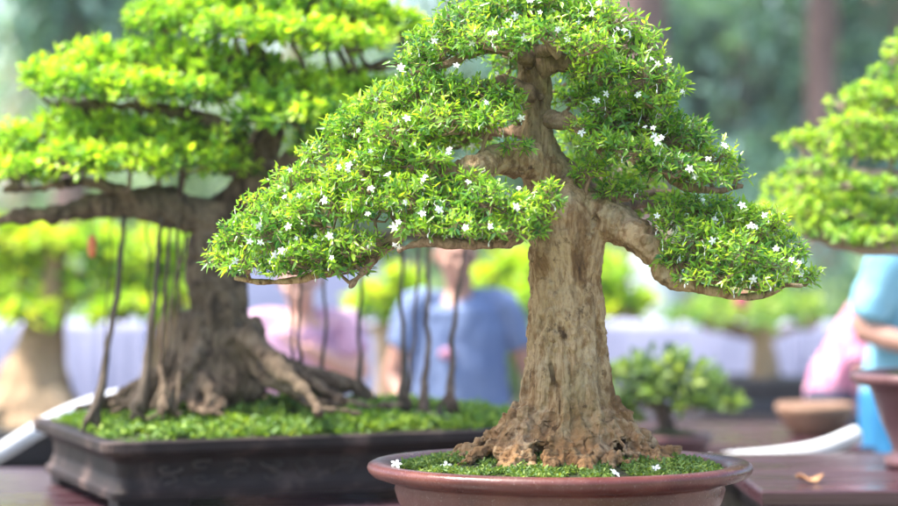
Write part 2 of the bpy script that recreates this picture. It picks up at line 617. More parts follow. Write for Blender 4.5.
# ------------------------------------------------------------------ foliage
def rnd_unit(rng, n):
    v = rng.normal(size=(n, 3))
    return v / np.linalg.norm(v, axis=1)[:, None]


def norm(v):
    return v / (np.linalg.norm(v, axis=1)[:, None] + 1e-9)


LT = np.array([[0, 2, 1], [0, 3, 2], [4, 5, 7], [5, 6, 7]])
LQ = np.array([[1, 2, 5, 4], [2, 3, 6, 5]])


def add_leaves(mb, base, d, up, ln, wd, col, shape='lance', fold=0.25, curl=0.25):
    n = len(base)
    d = norm(d)
    s = norm(np.cross(d, up))
    nr = np.cross(s, d)
    ln = ln[:, None]; wd = wd[:, None]
    if shape == 'lance':
        t1, w1, t2, w2 = 0.30, 0.9, 0.66, 0.72
    else:
        t1, w1, t2, w2 = 0.30, 0.85, 0.72, 0.85
    V = np.zeros((n, 8, 3))

    def pt(t):
        return base + d * ln * t - nr * ln * curl * t * t
    V[:, 0] = base
    V[:, 2] = pt(t1) - nr * wd * fold * w1
    V[:, 1] = pt(t1) - s * wd * w1 * 0.5
    V[:, 3] = pt(t1) + s * wd * w1 * 0.5
    V[:, 5] = pt(t2) - nr * wd * fold * w2
    V[:, 4] = pt(t2) - s * wd * w2 * 0.5
    V[:, 6] = pt(t2) + s * wd * w2 * 0.5
    V[:, 7] = pt(1.0)
    off = (np.arange(n) * 8)[:, None, None]
    T = (LT[None] + off).reshape(-1, 3)
    Q = (LQ[None] + off).reshape(-1, 4)
    C = np.repeat(col, 8, axis=0)
    mb.add(V.reshape(-1, 3), [T, Q], C)


def seg_tubes(mb, A, B, ra, rb, n=4):
    d = norm(B - A)
    ref = np.where(np.abs(d[:, 2:3]) < 0.8, np.array([[0, 0, 1.0]]), np.array([[1.0, 0, 0]]))
    u = norm(np.cross(d, ref)); w = np.cross(d, u)
    a = np.linspace(0, 2 * PI, n, endpoint=False)
    o = u[:, None, :] * np.cos(a)[None, :, None] + w[:, None, :] * np.sin(a)[None, :, None]
    V = np.concatenate([A[:, None] + o * np.reshape(ra, (-1, 1, 1)), B[:, None] + o * np.reshape(rb, (-1, 1, 1))], 1)
    j = np.arange(n); j2 = (j + 1) % n
    q = np.stack([j, j2, n + j2, n + j], 1)
    off = (np.arange(len(A)) * 2 * n)[:, None, None]
    mb.add(V.reshape(-1, 3), [(q[None] + off).reshape(-1, 4)])


def palette(rng, n, young, mature, old, age):
    """age 0 = newest growth"""
    y, m_, o_ = map(np.array, (young, mature, old))
    a = np.clip(age, 0, 1)[:, None]
    c = np.where(a < 0.5, y + (m_ - y) * (a * 2), m_ + (o_ - m_) * (a * 2 - 1))
    return c * rng.uniform(0.8, 1.2, (n, 1))


def lobe_foliage(leaf_mb, twig_mb, rng, lobe, limb_pts, o, sprigs_out=None):
    """lobe: (centre, (rx, ry, rz)). o: options of the species"""
    c, R = np.array(lobe[0]), np.array(lobe[1])
    area = 2 * PI * ((R[0] * R[1]) ** 1.6 / 3 * 2 + (R[0] * R[2]) ** 1.6 / 3 + 0) ** (1 / 1.6)
    n = max(6, int(area * o['density']))
    # even-ish spread over the shell
    u = rnd_unit(rng, n * 3)
    u = u[(u[:, 2] > -0.35 + rng.uniform(-0.25, 0.2, len(u)))][:n]
    n = len(u)
    lump = fbm(u * 1.0 + c * 3, 2.2, o['seed'], 3)
    rr = (0.54 + 0.50 * rng.random(n) ** 0.6) * (1 + 0.34 * lump)
    stray = rng.random(n) < 0.05
    rr[stray] *= rng.uniform(1.05, 1.2, stray.sum())
    p = c + u * R * rr[:, None]
    # hub and sub hubs (woody)
    hub = c + np.array([0, 0, -0.55 * R[2]])
    if limb_pts is not None and len(limb_pts):
        dd = np.linalg.norm(limb_pts - hub, axis=1)
        s = limb_pts[dd.argmin()]
        mid = (s + hub) / 2 + rng.normal(size=3) * 0.12 * dd.min() + np.array([0, 0, -0.08 * dd.min()])
        r0 = min(o['twig'] * 3.2, o['twig'] * 2 + dd.min() * 0.02)
        tube(twig_mb, [s, mid, hub], [r0, r0 * 0.8, r0 * 0.6], 6, step=0.02)
    ns = max(5, int(n / 15))
    su = rnd_unit(rng, ns)
    su[:, 2] = np.abs(su[:, 2]) * 0.9 - 0.25
    sub = c + su * R * rng.uniform(0.45, 0.72, (ns, 1)) + np.array([0, 0, -0.12 * R[2]])
    mids = (sub + hub) / 2 + rng.normal(size=sub.shape) * 0.10 * R.mean() - np.array([0, 0, 0.12 * R[2]])
    tw = o['twig']
    seg_tubes(twig_mb, np.repeat(hub[None], ns, 0), mids, np.full(ns, tw * 1.3), np.full(ns, tw), 5)
    seg_tubes(twig_mb, mids, sub, np.full(ns, tw), np.full(ns, tw * 0.7), 5)
    di = ((p[:, None, :] - sub[None]) ** 2).sum(2).argmin(1)
    sd = norm(norm(u / R) * o['outw'] + np.array([0, 0, o['upw']]) + rng.normal(size=u.shape) * o['jit'])
    sl = o['sprig'] * rng.uniform(0.6, 1.3, n)
    a0 = p - sd * sl[:, None] * 0.5
    seg_tubes(twig_mb, sub[di], a0, np.full(n, tw * 0.5), np.full(n, tw * 0.3), 3)
    seg_tubes(twig_mb, a0, p + sd * sl[:, None] * 0.4, np.full(n, tw * 0.3), np.full(n, tw * 0.2), 3)
    # leaves
    k = o['leaves']
    ref = norm(rng.normal(size=(n, 3)))
    e1 = norm(np.cross(sd, ref)); e2 = np.cross(sd, e1)
    sprig_age = np.clip(rng.normal(o['age'] + rng.normal(0, 0.09), 0.26, n), -0.1, 1)
    for i in range(k):
        t = (i // 2 + 0.5) / (k / 2)
        ang = (i % 2) * PI + (i // 2) * PI / 2 + rng.uniform(-0.7, 0.7, n)
        side = e1 * np.cos(ang)[:, None] + e2 * np.sin(ang)[:, None]
        open_ = 1.25 - 0.75 * t + rng.uniform(-0.45, 0.45, n)
        d = side * np.sin(open_)[:, None] + sd * np.cos(open_)[:, None]
        d[:, 2] -= 0.12 * (1 - t)
        ln = o['len'] * rng.uniform(0.5, 1.3, n) * (1.0 - 0.25 * (t > 0.8))
        age = sprig_age + 0.42 * (1 - t) - 0.12 + rng.normal(0, 0.07, n)
        col = palette(rng, n, *o['cols'], age)
        base = a0 + sd * (sl * t)[:, None]
        upv = sd * 0.8 + np.array([0, 0, 0.5]) + rng.normal(size=d.shape) * 0.25
        add_leaves(leaf_mb, base, d, upv, ln, ln * o['wr'] * rng.uniform(0.8, 1.15, n), col, o['shape'], curl=o.get('curl', 0.25))
    if sprigs_out is not None:
        sprigs_out.append(np.concatenate([p + sd * (sl * 0.5)[:, None], sd], 1))


def pads(root, groups, Y0, limbs, mat_leaf, mat_twig, opt, seed, px=True, depth=0.9, sprigs=None, leafname='foliage_pad'):
    """groups: list of pads, each a list of lobes (x, y, rx, rz, dY) in photo pixels at distance Y0 + dY"""
    rng = np.random.default_rng(seed)
    lp = []
    for pts, rad in limbs:
        a, b = smoothpath(pts, rad, 0.02)
        lp.append(a)
    lp = np.concatenate(lp) if lp else None
    for g in groups:
        lm, tm = MB(), MB()
        for (x, y, rx, rz, dY) in g:
            Y = Y0 + dY
            c = P(x, y, Y)
            s = K * Y
            lobe_foliage(lm, tm, rng, (c, (rx * s, rx * s * depth, rz * s)), lp, opt, sprigs)
        f = lm.build(leafname, mat_leaf, root, color=True)
        tm.build('twigs', mat_twig, f)


def ground_tufts(mb, rng, pts, size, cols, n_per=3):
    n = len(pts)
    for i in range(n_per):
        d = rnd_unit(rng, n); d[:, 2] = np.abs(d[:, 2]) * 0.8 + 0.25
        ln = size * rng.uniform(0.5, 1.4, n)
        age = rng.random(n) * 0.6 + 0.4 * (fbm(pts, 18, 5, 2) * 0.5 + 0.5)
        add_leaves(mb, pts + rng.normal(size=pts.shape) * size * 0.3, d, rnd_unit(rng, n) * 0.5 + np.array([0, 0, 1.0]), ln, ln * 0.5,
                   palette(rng, n, *cols, age), 'round')


# ================================================================== SETTING
g = MB()
gx = np.linspace(-150, 150, 61); gy = np.linspace(-30, 270, 61)
X_, Y_ = np.meshgrid(gx, gy)
gv = np.stack([X_.ravel(), Y_.ravel(), np.zeros(X_.size)], 1)
ii, jj = np.meshgrid(np.arange(60), np.arange(60))
ii = ii.ravel(); jj = jj.ravel()
g.add(gv, [np.stack([jj * 61 + ii, jj * 61 + ii + 1, (jj + 1) * 61 + ii + 1, (jj + 1) * 61 + ii], 1)])
tag(g.build('ground', M['grass']), 'grassy ground of the garden', kind='structure')
g = MB()
box(g, (0.5, 7.2, -0.046), (16, 11.0, 0.10))
pave = noisy('paving', [(0.20, 0.18, 0.165), (0.30, 0.27, 0.25)], 4, 0.85)
tag(g.build('paving', pave, smooth=False), 'grey paving under the display tables', kind='structure')


# ------------------------------------------------------------------ tables
def table(x0, x1, y0, y1, z, label, m_top='wood_plum', name='display_table', group=None, planks=6, rz=0.0):
    cx, cy = (x0 + x1) / 2, (y0 + y1) / 2
    r = empty(name, (cx, cy, 0), label, 'table', group)
    w, d = x1 - x0, y1 - y0
    m = MB()
    ph = d / planks
    for i in range(planks):
        box(m, (cx, y0 + ph * (i + 0.5), z - 0.018), (w, ph - 0.006, 0.036), 0, 0.004)
    m.build('table_top', M[m_top], r, smooth=False)
    m = MB()
    for yy in (y0 + 0.05, y1 - 0.05):
        box(m, (cx, yy, z - 0.08), (w - 0.12, 0.035, 0.085))
    for xx in (x0 + 0.08, x1 - 0.08):
        box(m, (xx, cy, z - 0.082), (0.035, d - 0.14, 0.08))
    m.build('apron', M['wood_dark'], r, smooth=False)
    for xx in (x0 + 0.05, x1 - 0.05):
        for yy in (y0 + 0.06, y1 - 0.06):
            m = MB()
            box(m, (xx, yy, (z - 0.037 + 0.004) / 2 + 0.0), (0.07, 0.07, z - 0.041), 0, 0.004)
            m.build('leg', M['wood_dark'], r, smooth=False)
    if rz:
        r.rotation_euler.z = rz
    return r


TZ_MAIN = 0.815
table(-0.22, 0.62, 3.42, 4.18, TZ_MAIN, 'low dark wooden table under the round oxblood pot', 'wood_dark', planks=5)
TZ_LEFT = 0.838
table(-1.95, 0.55, 4.28, 5.55, TZ_LEFT, 'plum lacquered plank table carrying the long rectangular pot', planks=9)
TZ_R = 0.882
table(0.68, 2.3, 4.62, 5.50, TZ_R, 'glossy plum plank table right of the round pot, with the fallen dry leaf', planks=6)
table(0.62, 1.42, 6.75, 7.75, 0.78, 'plum plank table farther back, behind the loose green shrub', planks=6)
table(-2.6, -0.9, 7.3, 8.9, 0.74, 'dark plank table at far left under the flared tree', 'wood_dark', planks=8)

# ================================================================== MAIN BONSAI
YM = 3.80
S = K * YM
POT_C = P(559.5, 253, YM)
POTX = POT_C.x
RIMZ = 1.024
main = empty('potted_bonsai', (POTX, YM, TZ_MAIN),
             'sharp flowering bonsai with white flowers, thick tan trunk and a round oxblood pot', 'bonsai')

# pot
m = MB()
lathe(m, [(0.19, -0.206), (0.215, -0.203), (0.235, -0.17), (0.268, -0.11), (0.290, -0.065), (0.296, -0.045), (0.293, -0.036),
          (0.300, -0.030), (0.318, -0.027), (0.334, -0.022), (0.3425, -0.014), (0.345, -0.007), (0.343, -0.001), (0.336, 0.003), (0.322, 0.0035),
          (0.308, 0.001), (0.300, -0.003), (0.297, -0.010), (0.294, -0.035), (0.286, -0.06)],
      (POTX, YM, RIMZ), 1, 0.87, 128, close=True)
pot = m.build('pot', M['glaze'], main)
for a in (0.7, 2.44, 3.84, 5.58):
    f = MB()
    box(f, (POTX + 0.17 * math.cos(a), YM + 0.148 * math.sin(a), TZ_MAIN + 0.0045), (0.06, 0.04, 0.007), a)
    f.build('foot', M['glaze'], pot, smooth=False)


def moss_h(x, y):
    """height of the moss surface over the pot (numpy arrays, world x y)"""
    u = (x - POTX) / 0.30; v = (y - YM) / 0.262
    r = np.sqrt(u * u + v * v)
    h = RIMZ - 0.014 + 0.034 * np.clip(1 - r ** 2.0, 0, 1)
    q = np.stack([x, y, x * 0], 1)
    return h + 0.006 * fbm(q, 14, 3, 3) + 0.003 * fbm(q, 60, 9, 2)


# moss sheet
m = MB()
nr_, na = 60, 160
R_, A_ = np.meshgrid(np.linspace(0.01, 0.987, nr_), np.linspace(0, 2 * PI, na, endpoint=False), indexing='ij')
x = POTX + 0.298 * (R_ * np.cos(A_)).ravel(); y = YM + 0.298 * 0.87 * (R_ * np.sin(A_)).ravel()
v = np.stack([x, y, moss_h(x, y)], 1)
i, j = np.meshgrid(np.arange(nr_ - 1), np.arange(na), indexing='ij'); i = i.ravel(); j = j.ravel()
m.add(v, [np.stack([i * na + j, (i + 1) * na + j, (i + 1) * na + (j + 1) % na, i * na + (j + 1) % na], 1)])
soil = m.build('soil', M['soil'], main)
rng = np.random.default_rng(5)
m = MB()
nn = 26000
rr = np.sqrt(rng.random(nn)) * 0.985; aa = rng.random(nn) * 2 * PI
x = POTX + 0.296 * rr * np.cos(aa); y = YM + 0.296 * 0.87 * rr * np.sin(aa)
q = np.stack([x, y, x * 0], 1)
keep = (fbm(q, 24, 44, 3) > -0.14 + 0.25 * (rr > 0.9))
x = x[keep]; y = y[keep]
ground_tufts(m, rng, np.stack([x, y, moss_h(x, y) + 0.001], 1), 0.0075,
             ((0.36, 0.42, 0.06), (0.15, 0.25, 0.06), (0.065, 0.14, 0.05)), 3)
tag(m.build('moss', M['moss'], main, color=True), kind='stuff')

# trunk and roots
mb = MB()
ctl = [(566, 462, 54), (564, 450, 52), (563, 438, 52), (564, 424, 50), (564, 405, 42), (565, 370, 38), (567, 330, 36), (567, 290, 35.5), (568, 255, 35.5),
       (573, 228, 35), (567, 206, 33), (555, 187, 29), (546, 168, 24), (540, 145, 19), (536, 115, 17.5), (535, 85, 16), (531, 55, 11), (524, 25, 7), (518, 0, 4)]
tube(mb, [P(a, b, YM + (0.02 if b < 200 else 0)) for a, b, r in ctl], [r * S for a, b, r in ctl], 24, step=0.012)
rng = np.random.default_rng(21)
# buttress folds running down the trunk
for k in range(15):
    a = 2 * PI * k / 15 + rng.uniform(-0.15, 0.15)
    pts, rad = [], []
    for (yy, hw) in ((300, 33), (340, 34.5), (380, 38), (410, 44), (430, 54), (445, 68), (456, 86)):
        a += rng.uniform(-0.05, 0.05)
        c = P(565, yy, YM)
        rr = hw * S * rng.uniform(0.84, 0.95)
        pts.append((c.x + rr * math.cos(a), c.y + rr * math.sin(a), c.z)); rad.append((5 + (yy - 300) * 0.05 * rng.uniform(0.7, 1.5)) * S)
    tube(mb, pts, rad, 10)
# surface roots
for k in range(30):
    a = 2 * PI * k / 30 + rng.uniform(-0.12, 0.12)
    L_ = rng.uniform(0.06, 0.12) * (1.25 if abs(math.cos(a)) > 0.6 else 0.95)
    pts, rad = [], []
    r0 = 0.095
    for t in np.linspace(0, 1, 6):
        rr = r0 + L_ * t
        aa = a + rng.normal(0, 0.10) * t
        x_ = POTX + 0.01 + rr * math.cos(aa); y_ = YM + rr * math.sin(aa) * 0.9
        z_ = 1.032 + 0.060 * (1 - t) ** 1.7 + rng.uniform(-0.010, 0.012)
        pts.append((x_, y_, z_)); rad.append(rng.uniform(0.010, 0.021) * (1 - 0.45 * t))
    tube(mb, pts, rad, 8)
# burrs and knuckles
for k in range(330):
    a = rng.uniform(0, 2 * PI)
    t = rng.random() ** 1.1
    rr = 0.085 + 0.115 * t
    z_ = 1.034 + 0.085 * (1 - t) ** 1.5 * rng.uniform(.7, 1.15) + rng.uniform(-0.012, 0.008)
    ball(mb, (POTX + 0.01 + rr * math.cos(a), YM + rr * math.sin(a) * 0.88, z_), rng.uniform(0.006, 0.0165), 10)
# knobs on the trunk
for k in range(190):
    yy = rng.uniform(205, 440)
    c = P(566, yy, YM)
    hw = np.interp(yy, [210, 300, 370, 430], [33, 35, 38, 49]) * S
    a = rng.uniform(0, 2 * PI)
    ball(mb, (c.x + hw * 0.97 * math.cos(a), c.y + hw * 0.97 * math.sin(a), c.z), rng.uniform(0.003, 0.009) * (1.3 if yy > 400 else 1), 8)
ball(mb, P(528, 361, YM - 0.01), 0.010, 10)
ball(mb, P(531, 372, YM - 0.01), 0.008, 10)
for q in ((600, 318), (601, 335)):
    ball(mb, P(q[0], q[1], YM), 0.007, 8)

# limbs: (x, y, dY, radius px)
LIMB = dict(
    r_low=[(575, 208, 0, 21), (602, 218, -.02, 23), (625, 228, -.03, 19), (643, 240, -.05, 16), (660, 258, -.06, 13), (677, 278, -.07, 10), (702, 288, -.09, 7.5), (722, 291, -.09, 5.5), (745, 297, -.08, 4.2), (770, 293, -.07, 3.4), (785, 285, -.06, 2.4), (802, 286, -.05, 1.4)],
    r_low2=[(655, 256, -.05, 8), (690, 248, -.02, 6), (730, 245, .02, 5), (765, 255, .04, 3), (790, 268, .03, 2)],
    r_low3=[(668, 270, -.07, 5), (700, 264, -.12, 3.2), (740, 270, -.12, 2.2), (775, 280, -.10, 1.3)],
    r_low4=[(610, 212, .03, 8), (640, 205, .10, 5), (680, 205, .12, 4), (720, 212, .1, 2.5)],
    r_mid=[(545, 118, 0, 10), (568, 120, -.02, 9), (588, 128, -.03, 7), (620, 138, -.05, 6), (655, 165, -.05, 5), (685, 186, -.04, 4.5), (715, 191, -.02, 3.5), (742, 186, 0, 2.5)],
    r_mid2=[(590, 128, -.03, 5), (630, 128, .02, 4), (670, 135, .05, 3), (700, 150, .05, 2)],
    r_mid3=[(565, 165, .04, 9), (590, 188, .10, 7), (620, 196, .18, 5), (655, 192, .25, 3), (690, 195, .25, 2)],
    r_mid4=[(562, 200, .04, 8), (590, 200, .14, 6), (612, 195, .20, 4)],
    r_up=[(540, 66, 0, 11), (560, 60, -.01, 9), (572, 66, -.02, 8), (590, 60, 0, 5), (620, 66, 0, 4), (650, 80, 0, 3), (676, 94, 0, 2)],
    r_up2=[(536, 55, 0, 7), (560, 45, -.05, 5), (590, 40, -.05, 4), (620, 42, 0, 2.5)],
    l_up=[(532, 60, 0, 8), (512, 50, -.04, 6), (485, 50, -.05, 5), (455, 60, -.06, 4), (425, 70, -.07, 3), (405, 77, -.07, 2)],
    l_mid=[(532, 96, 0, 9), (505, 84, -.03, 8), (480, 92, -.05, 6), (450, 108, -.06, 5), (415, 120, -.06, 4), (375, 130, -.04, 3), (345, 140, -.02, 2)],
    l_low=[(548, 172, 0, 19), (522, 160, -.04, 17), (498, 160, -.07, 14), (478, 168, -.10, 13), (458, 176, -.10, 12), (436, 192, -.10, 10), (412, 215, -.09, 9), (392, 240, -.08, 8), (370, 256, -.07, 6.5), (335, 270, -.05, 5.2), (300, 279, -.03, 4), (265, 282, -.01, 2.6), (235, 278, 0, 1.3)],
    l_low2=[(458, 172, -.08, 9), (420, 172, -.02, 7), (380, 178, .02, 6), (335, 190, .03, 5), (295, 210, .03, 4), (255, 238, .02, 3), (225, 262, .01, 2)],
    l_low3=[(392, 240, -.08, 5), (372, 262, -.11, 5), (355, 280, -.12, 3.5), (350, 288, -.12, 2)],
    l_front=[(545, 205, -.06, 9), (522, 234, -.15, 7), (490, 243, -.18, 6), (455, 243, -.18, 5), (425, 242, -.17, 4), (398, 250, -.15, 3)],
    l_back=[(535, 130, .05, 8), (500, 132, .15, 6), (450, 135, .22, 5), (400, 160, .25, 4), (350, 205, .22, 3)],
)
limbs = []
for nme, q in LIMB.items():
    pts = [np.array(P(a, b, YM + c)) for a, b, c, r in q]
    rad = [r * K * (YM + c) for a, b, c, r in q]
    limbs.append((pts, rad))
    p2, r2 = smoothpath(pts, rad, 0.012)
    r2 = r2 * (1 + 0.22 * fbm(p2, 45, 8, 2))
    p2 = p2 + np.stack([fbm(p2, 30, s_, 2) for s_ in (1, 2, 3)], 1) * np.minimum(r2 * 0.5, 0.006)[:, None]
    thin = max(q_[3] for q_ in q) <= 11
    tgt = MB() if thin else mb
    tube(tgt, p2, r2, 12, smooth=False)
    for _ in range(26):
        ii = rng.integers(0, len(p2))
        if r2[ii] > 0.0085:
            vv = rng.normal(size=3); vv /= np.linalg.norm(vv)
            ball(tgt, p2[ii] + vv * r2[ii] * 0.85, r2[ii] * rng.uniform(0.25, 0.55), 8)
    if thin:
        link('branch', organic(tgt, 0.0019, lambda co: 0.0035 * fbm(co, 70, 5, 3) + 0.003 * fbm(co, 30, 9, 2)), M['bark_branch'], main)


def bark_disp(co):
    z = co[:, 2]
    base = np.clip((1.16 - z) / 0.10, 0, 1)
    flute = fbm(co * np.array([1, 1, 0.16]), 55, 3, 3)
    d = 0.010 * fbm(co, 11, 1, 2) + 0.0030 * flute + 0.0046 * fbm(co * np.array([1, 1, .7]), 62, 7, 4, 0.65)
    d += base * (0.010 * np.abs(fbm(co, 36, 11, 2)) - 0.005 + 0.006 * fbm(co, 85, 12, 3, .6))
    crack = fbm(co * np.array([1, 1, 0.2]), 26, 31, 2)
    d -= 0.007 * np.clip(1 - np.abs(crack) / 0.05, 0, 1) * np.clip(fbm(co, 9, 40, 1) + 0.35, 0, 1)
    d -= 0.006 * np.clip(fbm(co, 48, 77, 2) - 0.35, 0, 1) * 3
    cx_ = P(552, 0, YM).x + 0.006 * np.sin(z * 40)
    gz = np.clip((z - 1.085) / 0.02, 0, 1) * np.clip((1.225 - z) / 0.03, 0, 1)
    d -= 0.012 * gz * np.exp(-((co[:, 0] - cx_) / 0.0035) ** 2) * (co[:, 1] < YM)
    d += 0.0022 * fbm(co, 120, 70, 2)
    d += np.where(z > 1.44, 0.006, 0.0) * fbm(co, 34, 61, 3)
    far = np.clip((np.abs(co[:, 0] - POTX) - 0.16) / 0.12, 0, 1)
    return d * np.where(z > 1.75, 0.7, 1.0) * (1 - 0.72 * far)


trunk = link('trunk', organic(mb, 0.0022, bark_disp), M['bark_main'], main)

MAIN_OPT = dict(density=5000, seed=4, twig=0.0018, outw=0.75, upw=0.4, jit=0.7, sprig=0.026, leaves=6, len=0.0172, wr=0.36,
                age=0.43, shape='lance', curl=0.22,
                cols=((0.44, 0.60, 0.065), (0.23, 0.44, 0.07), (0.055, 0.18, 0.05)))
PAD = [
    # crown
    [(520, 10, 50, 26, 0), (470, 30, 45, 25, -.02), (440, 50, 38, 22, -.04), (418, 66, 26, 14, -.07), (562, 15, 48, 26, .02), (600, 30, 42, 24, -.02),
     (632, 50, 32, 22, 0), (495, 42, 40, 15, -.12), (545, 34, 34, 14, -.14), (508, 66, 20, 12, .16), (574, 72, 16, 12, .2), (588, 46, 30, 14, -.13), (510, 15, 45, 24, .18), (570, 20, 45, 24, .18)],
    [(600, 74, 30, 20, -.05), (636, 80, 38, 24, -.04), (668, 88, 20, 15, 0), (592, 98, 22, 10, .02), (572, 98, 22, 14, .14), (606, 110, 26, 11, -.05), (632, 108, 26, 10, -.02), (575, 66, 18, 10, .06), (650, 100, 24, 12, -.05), (620, 90, 32, 20, .12)],
    # left middle
    [(482, 100, 40, 20, -.06), (436, 98, 46, 24, -.05), (392, 106, 38, 24, -.03), (356, 128, 30, 20, 0), (490, 120, 32, 15, -.12), (508, 106, 16, 13, -.10), (516, 146, 16, 6, -.12), (505, 86, 18, 9, .08), (448, 124, 42, 18, -.12),
     (402, 136, 42, 20, -.1), (440, 105, 50, 24, .16), (385, 125, 45, 24, .15)],
    # left lower, three reaches
    [(335, 158, 38, 22, 0), (305, 184, 34, 22, 0), (272, 212, 34, 22, 0), (244, 238, 30, 20, 0), (224, 260, 20, 13, 0), (285, 238, 42, 24, -.05), (250, 264, 30, 14, -.04),
     (315, 205, 45, 26, .14), (270, 240, 40, 22, .12)],
    [(325, 212, 44, 26, -.08), (368, 180, 44, 26, -.08), (312, 258, 40, 18, -.09), (352, 246, 34, 18, -.12), (340, 268, 30, 12, -.10), (298, 266, 32, 14, -.06), (375, 210, 34, 20, -.12)],
    [(412, 198, 36, 20, -.15), (448, 212, 38, 20, -.17), (492, 206, 38, 22, -.19), (526, 214, 30, 20, -.2), (470, 228, 38, 15, -.2), (424, 228, 32, 14, -.17), (512, 232, 32, 11, -.21), (395, 158, 34, 14, -.10), (548, 196, 16, 16, -.2), (432, 160, 20, 9, -.16), (468, 183, 20, 9, -.17), (436, 184, 22, 10, -.16)],
    # right middle
    [(612, 128, 32, 18, -.02), (650, 124, 36, 22, 0), (684, 140, 34, 22, 0), (712, 160, 28, 18, 0), (734, 177, 16, 9, 0), (632, 152, 34, 16, -.1), (672, 168, 34, 15, -.1),
     (602, 146, 26, 12, -.08), (590, 172, 22, 11, -.05), (618, 192, 26, 9, -.03), (580, 128, 16, 9, -.07), (702, 178, 26, 10, -.06), (668, 140, 36, 22, .13)],
    # right lower
    [(684, 212, 32, 20, .0), (722, 218, 36, 22, 0), (756, 230, 34, 24, 0), (784, 254, 26, 22, 0), (806, 279, 15, 12, 0), (694, 246, 34, 24, -.1), (732, 256, 36, 26, -.12),
     (770, 270, 28, 18, -.1), (672, 262, 18, 14, -.09), (715, 276, 38, 13, -.12), (752, 284, 28, 10, -.13), (665, 222, 18, 14, -.06), (730, 235, 36, 24, .12)],
    # far side, out of focus
    [(598, 162, 30, 20, .30), (622, 196, 36, 16, .30), (578, 142, 22, 20, .30), (655, 206, 30, 13, .25), (640, 178, 28, 14, .3), (575, 178, 24, 18, .3), (618, 222, 24, 10, .28)],
    [(400, 165, 48, 20, .25), (345, 200, 44, 22, .22), (450, 140, 40, 16, .25)],
]
spr = []
pads(main, PAD, YM, limbs, M['leaf_main'], M['bark_twig'], MAIN_OPT, 11, sprigs=spr)
spr = np.concatenate(spr)


def flower_mesh(seed, name='flower'):
    """five white pinwheel petals on a short stalk, facing +Z, about 17 mm across"""
    r = np.random.default_rng(seed)
    mb = MB()
    for k in range(5):
        a = 2 * PI * k / 5 + r.uniform(-0.08, 0.08)
        ln = 0.0098 * r.uniform(0.85, 1.1); w = 0.0058
        d = np.array([math.cos(a), math.sin(a), 0]); s = np.array([-math.sin(a), math.cos(a), 0])
        up = np.array([0, 0, 1.0]); dr = r.uniform(-0.1, 0.35)
        rows = []
        for t, ww in ((0.05, 0.25), (0.35, 0.8), (0.7, 1.0), (0.92, 0.6), (1.03, 0.08)):
            c = d * ln * t + up * ln * (-dr * t * t + 0.12 * t) + s * 0.0012 * t
            rows += [c - s * w * ww / 2, c - up * 0.0006 * ww, c + s * w * ww / 2 * 0.8]
        f = []
        for i in range(4):
            for j in range(2):
                f.append([i * 3 + j, i * 3 + j + 1, i * 3 + j + 4, i * 3 + j + 3])
        mb.add(rows, [f])
    ball(mb, (0, 0, 0.0008), 0.0016, 6)
    tube(mb, [(0, 0, 0), (0, 0, -0.008), (0.001, 0, -0.016)], [0.0012, 0.0010, 0.0006], 5, step=0.005)
    me = mb.mesh(name)
    me.materials.append(M['petal'])
    return me


FM = [flower_mesh(s) for s in range(6)]
FPX = [(440, 52), (402, 75), (353, 137), (336, 167), (345, 170), (382, 176), (398, 211), (396, 231), (436, 219), (484, 105), (454, 147), (467, 150), (421, 184),
       (296, 169), (322, 199), (295, 198), (293, 226), (434, 243), (376, 219), (389, 236), (412, 217), (512, 186), (403, 240), (560, 46), (545, 52), (515, 48), (505, 62),
       (628, 36), (660, 57), (535, 2), (512, 8), (600, 12), (620, 30), (556, 30), (488, 30), (470, 52), (500, 20), (580, 20), (648, 72), (640, 108), (584, 102), (664, 132),
       (712, 158), (728, 154), (690, 176), (686, 182), (648, 124), (655, 145), (578, 132), (662, 210), (704, 205), (744, 230), (752, 229), (788, 262), (795, 255), (752, 288),
       (775, 248), (724, 214), (700, 240), (808, 284), (770, 222), (735, 206), (245, 238), (232, 256), (256, 246), (262, 230), (280, 255), (306, 236), (325, 245), (342, 238),
       (341, 262), (315, 270), (270, 262), (250, 220), (285, 205), (330, 185), (366, 160), (360, 116), (372, 100), (425, 90), (410, 120), (440, 128), (372, 200), (350, 190),
       (470, 195), (447, 230), (465, 238), (530, 232), (524, 205), (480, 212), (495, 225), (455, 30), (448, 66), (478, 80), (524, 118), (610, 64), (602, 88), (585, 66), (680, 100), (718, 186)]
rng = np.random.default_rng(8)
spx = 449 + spr[:, 0] / (K * spr[:, 1]); spy = 253 - (spr[:, 2] - CAMZ) / (K * spr[:, 1])
cnt = 0
for q_ in range(68, len(FPX)):
    b_ = FPX[int(rng.integers(0, 68))]
    FPX[q_] = (b_[0] + rng.normal() * 6, b_[1] + rng.normal() * 5) if q_ % 2 else FPX[q_]
for (fx, fy) in FPX[:100]:
    d2 = (spx - fx) ** 2 + (spy - fy) ** 2
    near = np.where(d2 < 100)[0]
    if not len(near):
        near = np.array([d2.argmin()])
    b = near[spr[near, 1].argmin()]
    p = Vector(spr[b, :3]); sd = Vector(spr[b, 3:])
    d = (sd * 0.4 + Vector((rng.uniform(-1.1, 1.1), -1.0, rng.uniform(-0.6, 1.3)))).normalized()
    o = bpy.data.objects.new('flower', FM[cnt % 6])
    COL.objects.link(o)
    o.parent = main
    o.matrix_parent_inverse = Matrix.Translation(-main.location)
    o.location = p + d * 0.012 + Vector((0, 0, 0.002))
    o.rotation_euler = (d.to_track_quat('Z', 'Y') @ Euler((0, 0, rng.uniform(0, 6))).to_quaternion()).to_euler()
    s_ = rng.uniform(0.45, 0.9)
    o.scale = (s_, s_, s_)
    cnt += 1

